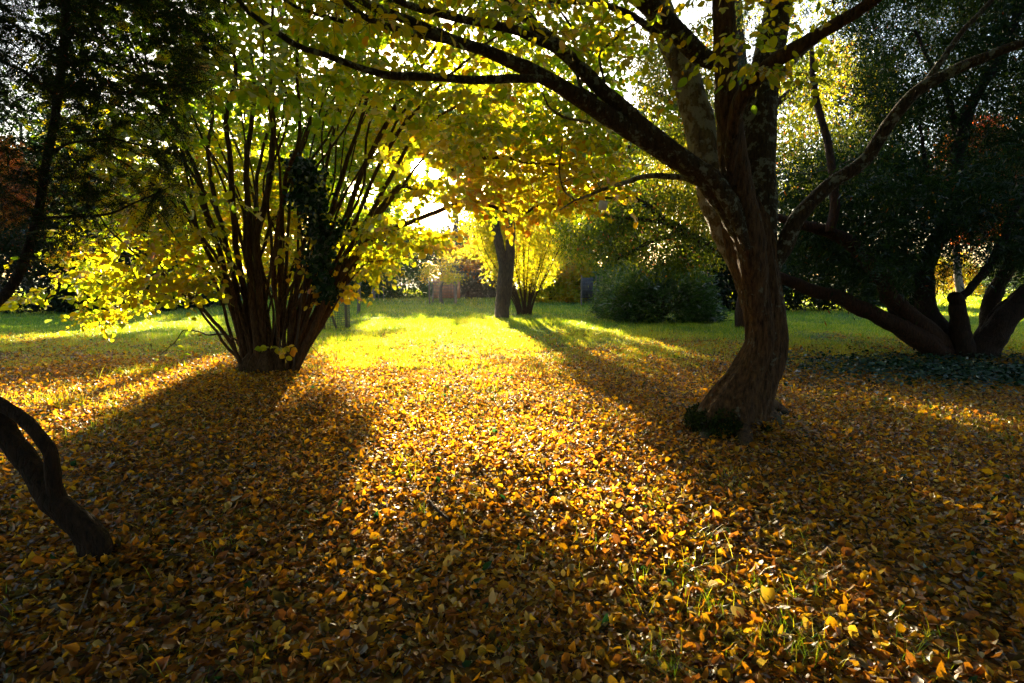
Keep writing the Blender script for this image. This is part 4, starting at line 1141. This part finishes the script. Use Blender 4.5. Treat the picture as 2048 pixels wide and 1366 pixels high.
def build_mid():
    # two-stemmed tree in the middle of the lawn
    rng = np.random.default_rng(31)
    Y = float(GP(1003, 640)[1]); B = np.array([P(1003, 640, Y)[0], Y, 0.0])
    t = empty('two_stemmed_tree', B, 'upright brown two-stemmed tree standing on the bright lawn in front of the yellow bush', 'tree')
    sk = Skel(6000)
    for i, (pl, ws, a, b) in enumerate([([(1002,645),(1003,620),(1006,580),(1008,540),(1001,500),(992,460),(990,420),(985,360),(970,300)], [32,28,26,23,19,17,15,13,9], 0, .2),
                                        ([(1010,612),(1016,560),(1020,520),(1021,480),(1020,440),(1018,390),(1030,320),(1050,250)], [20,22,20,19,18,15,12,8], .1, -.1)]):
        acc = Acc(); pts = px_path(pl, Y + a, Y + b)
        rad = [pxr(w, Y) for w in np.interp(np.linspace(0, 1, len(pl)), np.linspace(0, 1, len(ws)), ws)]
        C, rt = limb(acc, pts, rad, 16, 8, .02, .12, 140 + i); acc.build('trunk' if i == 0 else 'limb', M['bark_mid'], t); sk.add(C, rt)
    tg = in_poly_pts([(900, 120), (1150, 120), (1180, 250), (1120, 390), (940, 390), (880, 260)], 150, rng, lambda a, b, g: Y + g.uniform(-1.8, 1.8))
    Pn, Rn, kp = grow(sk, tg, rng, thick=.012, sag=.03)
    tw = Acc(); cr = Acc(); tubes(tw, Pn, Rn, 4)
    shoot_cloud(cr, Pn[:, -1], rng, 34, .26, .13, .09, lambda p, g: np.clip(.5 + .2 * g.normal(size=len(p)), 0, 1), std_keep(rng), .4, LEAF4)
    c = cr.build('crown', M['bg_gold'], t); tw.build('twigs', M['twig'], c)

    # vase-shaped yellow bush with bare lower stems
    rng = np.random.default_rng(33)
    Y = float(GP(1050, 632)[1]) + .3; B = np.array([P(1050, 632, Y)[0], Y, 0.0])
    t = empty('vase_shaped_shrub', B, 'vase-shaped shrub of upright stems with small bright yellow-green leaves behind the two-stemmed tree', 'shrub')
    E = []
    for i in range(30):
        e = rng.uniform(-1, 1); d = rng.uniform(-1, 1)
        pl = [(1050 + e * 12, 634), (1050 + e * 24 - 2, 600), (1050 + e * 56 - 6, 550), (1050 + e * 86 - 8, 500), (1050 + e * 108 - 4, 455), (1050 + e * 126 , 415)]
        pts = px_path(pl, Y, Y + d * 1.1)
        acc = Acc(); C, rt = limb(acc, pts, [.026, .024, .019, .014, .009, .004], 6, 5, .04, .05, 160 + i)
        acc.build('stem', M['bark_shrub'], t); E.append(C)
    cr = Acc()
    nodes = np.vstack([c[9:] for c in E] + [c[15:] for c in E]); 
    ctr = nodes[rng.integers(0, len(nodes), 1200)] + rng.normal(size=(1200, 3)) * np.array([.24, .24, .16])
    extra = in_poly_pts([(900, 515), (1000, 500), (1000, 440), (940, 440), (960, 480)], 70, rng, lambda a, b, g: Y + g.uniform(-.6, .6))
    ctr = np.vstack([ctr, extra])
    shoot_cloud(cr, ctr, rng, 34, .12, .085, .05, lambda p, g: np.clip(.30 + .22 * g.normal(size=len(p)), 0, .75), std_keep(rng, .35), -.3, LEAF4)
    cr.build('foliage', M['bg_gold'], t)

    # big dark rounded bush at right of centre
    bush('rounded_conifer_bush', 'wide dark green rounded bush on the lawn left of the main trunk', 1322, float(GP(1322, 648)[1]) + 1.2, 1.95, 1.85, 1.5, 'bg_green', 41, 17000, .21, .036, lo=0, hi=.75, arch=.35, tm=NEED)
    bush('low_feathery_shrub', 'pale green feathery shrub touching the left side of the dark rounded bush', 1235, float(GP(1235, 632)[1]) + .8, 1.5, .95, .9, 'bg_green', 42, 5000, .16, .03, lo=.3, hi=1, arch=.3, tm=NEED)

    # sapling with guard
    Y = 29.5
    bg_tree('caged_sapling', 'small yellow-leaved tree growing inside the posts of a tree guard', 'tree', 883, Y, 2.55, 1.1, .95, 'bg_gold', 'bark_grey', 51, 60, 60, .10, .07, .10, lo=.1, hi=.9, spread=.22)
    sap2 = None
    # far hedge line: each bush a thing
    H = [(720, 36.0, 2.2, 2.1, 1.5, 'bg_green', 'dark green bush behind the leaning post at the lawn edge'),
         (800, 37.0, 2.8, 2.6, 1.6, 'bg_green', 'rounded green hedge bush left of the caged yellow sapling'),
         (935, 37.0, 2.5, 2.0, 1.6, 'bg_grey', 'grey-green tangled dome-shaped bush right of the caged sapling'),
         (985, 38.5, 1.7, 1.5, 1.2, 'bg_grey', 'low grey brushy bush directly behind the two-stemmed tree'),
         (1100, 31.0, 2.7, 1.7, 1.3, 'bg_gold', 'rusty yellow bush behind the vase-shaped shrub'),
         (1160, 32.0, 2.4, 1.3, 1.2, 'bg_gold', 'golden brown bush immediately left of the dark screened enclosure'),
         (640, 35.0, 2.0, 2.0, 1.5, 'bg_green', 'green bush seen between the right-hand stems of the big shrub'),
         (560, 34.0, 2.2, 2.2, 1.5, 'bg_green', 'green bush seen through the middle of the big shrub'),
         (400, 27.0, 1.3, 1.9, 1.2, 'bg_green', 'low green bush left of the big shrub stems at the lawn edge'),
         (1245, 30.0, 2.6, 1.6, 1.3, 'bg_green', 'dark green bush between the screened enclosure and the rounded bush'),
         (1385, 29.0, 2.8, 1.7, 1.3, 'bg_green', 'green bush behind the right half of the rounded bush'),
         (1890, 43.0, 3.0, 2.2, 1.5, 'bg_gold', 'golden bush far beyond the sunlit grass behind the spreading yew'),
         (2000, 44.0, 3.4, 2.4, 1.5, 'bg_green', 'green bush far beyond the rightmost limbs of the spreading yew'),
         ]
    for i, (px, Y, h, rx, ry, mt, lb) in enumerate(H):
        bush('hedge_bush', lb, px, Y, h, rx, ry, mt, 200 + i, 8000, .19, .12, group='bushes along the far lawn edge', lit=False, lo=0, hi=.9 if mt != 'bg_gold' else 1)
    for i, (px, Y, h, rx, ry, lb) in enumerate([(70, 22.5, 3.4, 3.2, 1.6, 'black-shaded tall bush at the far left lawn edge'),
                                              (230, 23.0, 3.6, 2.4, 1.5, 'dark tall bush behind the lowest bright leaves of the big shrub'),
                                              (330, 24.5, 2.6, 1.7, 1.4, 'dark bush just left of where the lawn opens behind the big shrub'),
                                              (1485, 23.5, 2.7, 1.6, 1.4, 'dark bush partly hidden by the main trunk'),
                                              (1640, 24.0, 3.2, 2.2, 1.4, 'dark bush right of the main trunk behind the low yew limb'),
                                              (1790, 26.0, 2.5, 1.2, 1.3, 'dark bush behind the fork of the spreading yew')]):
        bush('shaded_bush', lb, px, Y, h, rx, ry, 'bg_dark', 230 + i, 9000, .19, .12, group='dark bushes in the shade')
    # trees beyond
    TT = [(5, 27, 7.6, 1.7, 3.2, 'bg_orange', 'orange autumn tree at the far left edge behind the yew', .2, 0.2, .8),
          (75, 31, 11, 4.2, 1.4, 'bg_green', 'shaded green tree behind the foreground yew at left', .25, 0, .6),
          (200, 36, 11, 4.0, 2.0, 'bg_green', 'green tree behind the left side of the big shrub', .25, .2, .9),
          (745, 43, 14, 6.2, 2.5, 'bg_green', 'tall tree left of the sun in the far distance', .25, .1, .9),
          (918, 43, 15, 6.2, 2.5, 'bg_green', 'tall tree right of the sun in the far distance', .25, .1, .9),
          (1020, 47, 15, 3.4, 2.5, 'bg_green', 'tall tree far beyond the two-stemmed tree', .25, .1, .9),
          (345, 42, 10, 4.0, 1.8, 'bg_gold', 'yellowing tree behind the left stems of the big shrub', .25, .1, .8),
          (470, 40, 11, 4.0, 1.8, 'bg_green', 'green tree behind the crowded stems of the big shrub', .25, .2, 1),
          (600, 44, 11, 4.0, 2, 'bg_gold', 'tall yellow-green tree behind the ivy-clad stems', .25, 0, .7),
          (700, 46, 10, 3.6, 2, 'bg_green', 'green tree rising behind the leaning post', .25, .3, 1),
          (790, 50, 6.4, 3.0, 1.0, 'bg_grey', 'hazy grey-brown tree beyond the green hedge bush', .2, .2, 1),
          (930, 52, 6.2, 3.2, 1.0, 'bg_grey', 'hazy grey-brown tree beyond the tangled grey bush', .2, .2, 1),
          (962, 37, 5.6, 1.7, 1.4, 'bg_orange', 'orange-leaved small tree left of the two-stemmed tree', .12, 0, .6),
          (1065, 44, 8.5, 3.0, 1.6, 'bg_gold', 'gold tree beyond the vase-shaped shrub', .2, .1, .9),
          (1140, 38, 7.2, 2.6, 1.2, 'bg_green', 'green tree behind the dark screened enclosure', .2, .3, 1),
          (1240, 40, 12, 3.0, 2.0, 'bg_green', 'tall bright green tree in the sky gap between the limbs', .25, .5, 1),
          (1380, 34, 11, 4.0, 1.5, 'bg_green', 'green tree left of the main trunk beyond the rounded bush', .25, .1, .8),
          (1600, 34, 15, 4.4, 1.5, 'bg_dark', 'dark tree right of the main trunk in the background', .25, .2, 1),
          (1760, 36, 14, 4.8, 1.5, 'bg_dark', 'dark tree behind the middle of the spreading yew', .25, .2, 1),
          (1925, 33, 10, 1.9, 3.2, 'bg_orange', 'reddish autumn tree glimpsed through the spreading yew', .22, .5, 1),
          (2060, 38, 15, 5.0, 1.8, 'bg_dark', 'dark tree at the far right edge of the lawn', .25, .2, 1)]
    for i, (px, Y, h, r, z0, mt, lb, tr, lo, hi) in enumerate(TT):
        bg_tree('background_tree', lb, 'tree', px, Y, h, r, z0, mt, 'bark_grey', 300 + i, 240 if r > 6 else 100, 190 if r > 6 else 110, .26, .19, tr, lo=lo, hi=hi, group='trees beyond the lawn')

# ================================================================== SMALL BUILT THINGS
def box(acc, c, h, rz=0.0, tilt=None):
    c = np.asarray(c, float); hx, hy, hz = h
    v = np.array([[x, y, z] for x in (-hx, hx) for y in (-hy, hy) for z in (-hz, hz)])
    b = min(h) * .18
    if tilt is not None:
        ax, an = tilt
        from mathutils import Matrix
        Rm = np.array(Matrix.Rotation(an, 3, ax)); v = v @ Rm.T
    cz, sz_ = math.cos(rz), math.sin(rz)
    v = v @ np.array([[cz, -sz_, 0], [sz_, cz, 0], [0, 0, 1]]).T
    acc.add(v + c, [np.array([[0, 1, 3, 2], [4, 6, 7, 5], [0, 4, 5, 1], [2, 3, 7, 6], [0, 2, 6, 4], [1, 5, 7, 3]])])
def post(acc, b, top, r=.04, seed=0):
    b = np.asarray(b, float); top = np.asarray(top, float)
    pts = [b + (top - b) * q for q in (0, .33, .66, 1)]
    limb(acc, pts, [r * 1.05, r, r * .98, r * .9], 9, 4, .006, .05, seed)

def build_small():
    rng = np.random.default_rng(77)
    # near wire guard behind the big shrub
    Y = 15.6; c = np.array([P(650, 640, Y)[0], Y, 0.0]); c[2] = gz(c[0], c[1])
    t = empty('wire_tree_guard', c, 'round wire mesh tree guard with wooden stakes and brace beside the big shrub', 'tree guard')
    Rr = .66; Hh = 1.25
    acc = Acc(); n = 60
    a = np.arange(n) * 2 * math.pi / n
    Pn = np.stack([np.stack([c[0] + np.cos(a) * Rr, c[1] + np.sin(a) * Rr, np.full(n, c[2] + z)], -1) for z in np.linspace(0, Hh, 4)], 1)
    tubes(acc, Pn, np.full((n, 4), .0042), 4)
    aa = np.linspace(0, 2 * math.pi, 49)
    for z in np.linspace(.03, Hh, 22):
        ring = np.stack([c[0] + np.cos(aa) * Rr * 1.004, c[1] + np.sin(aa) * Rr * 1.004, np.full(49, c[2] + z)], -1)
        tubes(acc, ring[None], np.full((1, 49), .0042), 4)
    acc.build('wire_mesh', M['wire'], t)
    for i, (dx, dy) in enumerate([(-.45, -.2), (.1, -.42), (.5, .3), (-.2, .5)]):
        acc = Acc(); post(acc, c + np.array([dx, dy, -.1]), c + np.array([dx, dy, 1.15]), .04, i); acc.build('stake', M['wood'], t)
    acc = Acc(); post(acc, c + np.array([.12, -.45, 1.0]), c + np.array([.46, -.42, 0]), .035, 9); acc.build('brace', M['wood'], t)
    # lone post
    Y = 21.5; b = P(717, 622, Y); b[2] = -.1
    acc = Acc(); post(acc, b, b + np.array([.06, 0, 1.25]), .065, 4)
    tag(acc.build('wooden_post', M['wood'], loc=b), 'short weathered wooden post alone on the lawn right of the wire guard', 'post')
    for i, (px, Y, h, r, lb) in enumerate([(747, 33, .75, .10, 'dark stubby stump post in front of the far green hedge'), (757, 33.5, .9, .03, 'thin pale stake just right of the dark stump post'), (767, 34, 1.3, .025, 'thinnest green-grey stake before the far green hedge')]):
        b = P(px, 600, Y); b[2] = -.05
        acc = Acc(); post(acc, b, b + np.array([.02, 0, h]), r, 30 + i)
        tag(acc.build('garden_stake', M['wood'], loc=b), lb, 'stake', 'small stakes along the far hedge')
    # guard of the sapling
    Y = 29.5; c = np.array([P(887, 605, Y)[0], Y, 0.0])
    t = empty('sapling_guard', c, 'square post guard with thin wires round the small yellow-leaved tree', 'tree guard')
    cs = [(-.65, -.5), (.65, -.5), (-.62, .5), (.6, .5)]
    for i, (dx, dy) in enumerate(cs):
        acc = Acc(); post(acc, c + np.array([dx, dy, -.1]), c + np.array([dx, dy, 1.15]), .045, 50 + i); acc.build('stake', M['wood'], t)
    acc = Acc()
    for k in range(16):
        x = -.65 + 1.3 * k / 15
        for dy in (-.5, .5):
            tubes(acc, np.array([[c + np.array([x, dy, 0]), c + np.array([x, dy, 1.1])]]), np.full((1, 2), .006), 4)
    for z in np.linspace(.1, 1.1, 7):
        for dy in (-.5, .5): tubes(acc, np.array([[c + np.array([-.65, dy, z]), c + np.array([.65, dy, z])]]), np.full((1, 2), .006), 4)
    acc.build('wire_mesh', M['wire'], t)
    # russet boards behind
    Y = 33.5; c = np.array([P(893, 590, Y)[0], Y, 0.0])
    t = empty('board_fence', c, 'short russet board fence panel behind the caged yellow sapling', 'fence')
    for k in range(9):
        acc = Acc(); box(acc, c + np.array([-.72 + k * .18, 0, .72]), (.082, .012, .58)); acc.build('board', M['fence_red'], t, smooth=False)
    acc = Acc()
    for z in (.35, 1.1): box(acc, c + np.array([0, .035, z]), (.82, .02, .04))
    acc.build('rail', M['fence_red'], t, smooth=False)
    # dark screened enclosure
    Y = 27.5; c = np.array([P(1183, 605, Y)[0], Y, 0.0])
    t = empty('screened_enclosure', c, 'dark mesh-screened enclosure on slim posts left of the feathery shrub', 'enclosure')
    for i, (dx, dy) in enumerate([(-.52, -.3), (.16, -.3), (.44, -.3), (-.45, .5), (.45, .5)]):
        acc = Acc(); post(acc, c + np.array([dx, dy, -.1]), c + np.array([dx, dy, 1.45]), .028, 60 + i); acc.build('post', M['wood'], t)
    acc = Acc(); box(acc, c + np.array([-.17, .45, .85]), (.30, .01, .5)); acc.build('screen', M['screen'], t, smooth=False)
    acc = Acc()
    for k in range(12):
        x = -.52 + .96 * k / 11; tubes(acc, np.array([[c + np.array([x, -.3, 0]), c + np.array([x, -.3, 1.35])]]), np.full((1, 2), .005), 4)
    for z in np.linspace(.1, 1.3, 8): tubes(acc, np.array([[c + np.array([-.52, -.3, z]), c + np.array([.44, -.3, z])]]), np.full((1, 2), .005), 4)
    acc.build('wire_mesh', M['wire'], t)
    # white tag hanging under the thin pale branch
    Yt = float(TRUNK_XY[1]) + .02
    c = P(1206, 411, Yt)
    t = empty('white_tag', c, 'small blank white tag hanging under the thin pale branch', 'tag')
    acc = Acc(); box(acc, c, (.037, .0015, .041), 0, ('Y', R(6))); acc.build('plate', M['plate'], t, smooth=False)
    acc = Acc(); tubes(acc, np.array([[c + np.array([.002, 0, .038]), c + np.array([.0, 0, .11])]]), np.full((1, 2), .0012), 4); acc.build('string', M['wire'], t)
    # sticks on the leaves
    for i, (pts, r, lb) in enumerate([([(856, 1012), (872, 1028), (900, 1052)], .013, 'short dark broken stick lying on the leaves at bottom centre'),
                                      ([(862, 918), (868, 905), (876, 898), (892, 912)], .014, 'small dark chunk of bark on the sunlit leaves'),
                                      ([(350, 1180), (372, 1142), (380, 1128), (330, 1122), (270, 1135)], .005, 'thin forked twig lying right of the foreground yew foot'),
                                      ([(1358, 1020), (1390, 1012), (1420, 1000), (1432, 990)], .005, 'thin crooked twig on the sunlit leaves below the main trunk'),
                                      ([(1335, 760), (1310, 778)], .006, 'slim twig standing out of the leaves left of the main trunk'),
                                      ([(160, 1240), (180, 1190), (188, 1165)], .004, 'pale dry stalk beside the foreground yew foot')]):
        P3 = []
        for q in pts:
            g = GP(*q); g[2] = gz(g[0], g[1]) + .03; P3.append(g)
        acc = Acc(); limb(acc, P3, [r, r * .9] + [r * .7] * (len(P3) - 2) if len(P3) > 2 else [r, r * .7], 8, 6, .004, .15, 90 + i)
        tag(acc.build('fallen_stick', M['bark_shrub'] if i != 5 else M['wood'], loc=P3[0]), lb, 'stick', 'sticks on the leaf carpet')
    # conspicuous pale leaves
    for i, (px, py, L_, a, lb) in enumerate([(984, 1225, .075, 1.5, 'pale upright leaf catching light at bottom centre'), (462, 1018, .085, .2, 'single pale leaf on dark litter above a small grass tuft'),
                                             (300, 862, .13, .1, 'long pale upturned leaf left of the shrub shadow'), (1838, 1158, .06, 2.2, 'pale oval leaf in the shade at lower right'), (145, 838, .12, .3, 'large pale leaf on the grass at the left edge')]):
        g = GP(px, py); g[2] = gz(g[0], g[1]) + .045
        acc = Acc()
        leaves(acc, g[None], np.array([[math.cos(a), math.sin(a) * .5, .15 if i else .8]]), np.array([[0, -.5, .9]]), L_ * .75, L_ * .45, np.array([1.0]), LITT, .3, .2)
        tag(acc.build('pale_leaf', M['litter'], loc=g), lb, 'leaf', 'pale leaves on the litter')

build_ground()
build_main_tree()
build_shrub()
build_left_yew()
build_right_yew()
build_gold_conifer()
build_mid()
build_small()

for i, (x, y, h, r, z0) in enumerate([(-9, -9, 10, 4.2, .6), (-3, -12, 11, 4.5, .6), (4, -11, 11, 4.5, .6), (10, -8, 10, 4.2, .6), (14, 0, 10, 4.0, .6), (-12, 0, 10, 4.0, .6), (17, 9, 11, 4.0, .6), (-15, 9, 10, 3.6, .8)]):  # dense trees added out of view to block sky light and deepen the shade
    o = bg_tree('added_shade_tree', ['unseen tree added for shade behind the viewpoint, farthest left', 'unseen tree added for shade behind the viewpoint, left of the middle', 'unseen tree added for shade behind the viewpoint, right of the middle', 'unseen tree added for shade behind the viewpoint, farthest right', 'unseen tree added for shade close by on the right', 'unseen tree added for shade close by on the left', 'unseen tree added for shade beyond the spreading yew', 'unseen tree added for shade beyond the foreground yew'][i], 'tree', 1024, 20, h, r, z0, 'bg_dark', 'bark_dark', 500 + i, 110, 90, .5, .38, .25, group='unseen trees added to darken the clearing')
    o.location = (x, y, 0)

# ------------------------------------------------------------------ thin haze volume added for the glow round the low sun
def build_haze():
    m, t, out = mat_new('sun_glow_haze')
    v = t.nodes.new('ShaderNodeVolumePrincipled')
    v.inputs['Color'].default_value = (1, .93, .8, 1)
    v.inputs['Density'].default_value = HAZE
    v.inputs['Anisotropy'].default_value = .75
    t.links.new(v.outputs[0], out.inputs['Volume'])
    acc = Acc(); box(acc, (0, 20, 9.5), (45, 50, 11.5))
    o = acc.build('haze', m, smooth=False); tag(o, kind='stuff')
    o['label'] = 'faint warm haze added for the glow of the low sun over the lawn'; o['category'] = 'haze'
HAZE = 0.00011
build_haze()
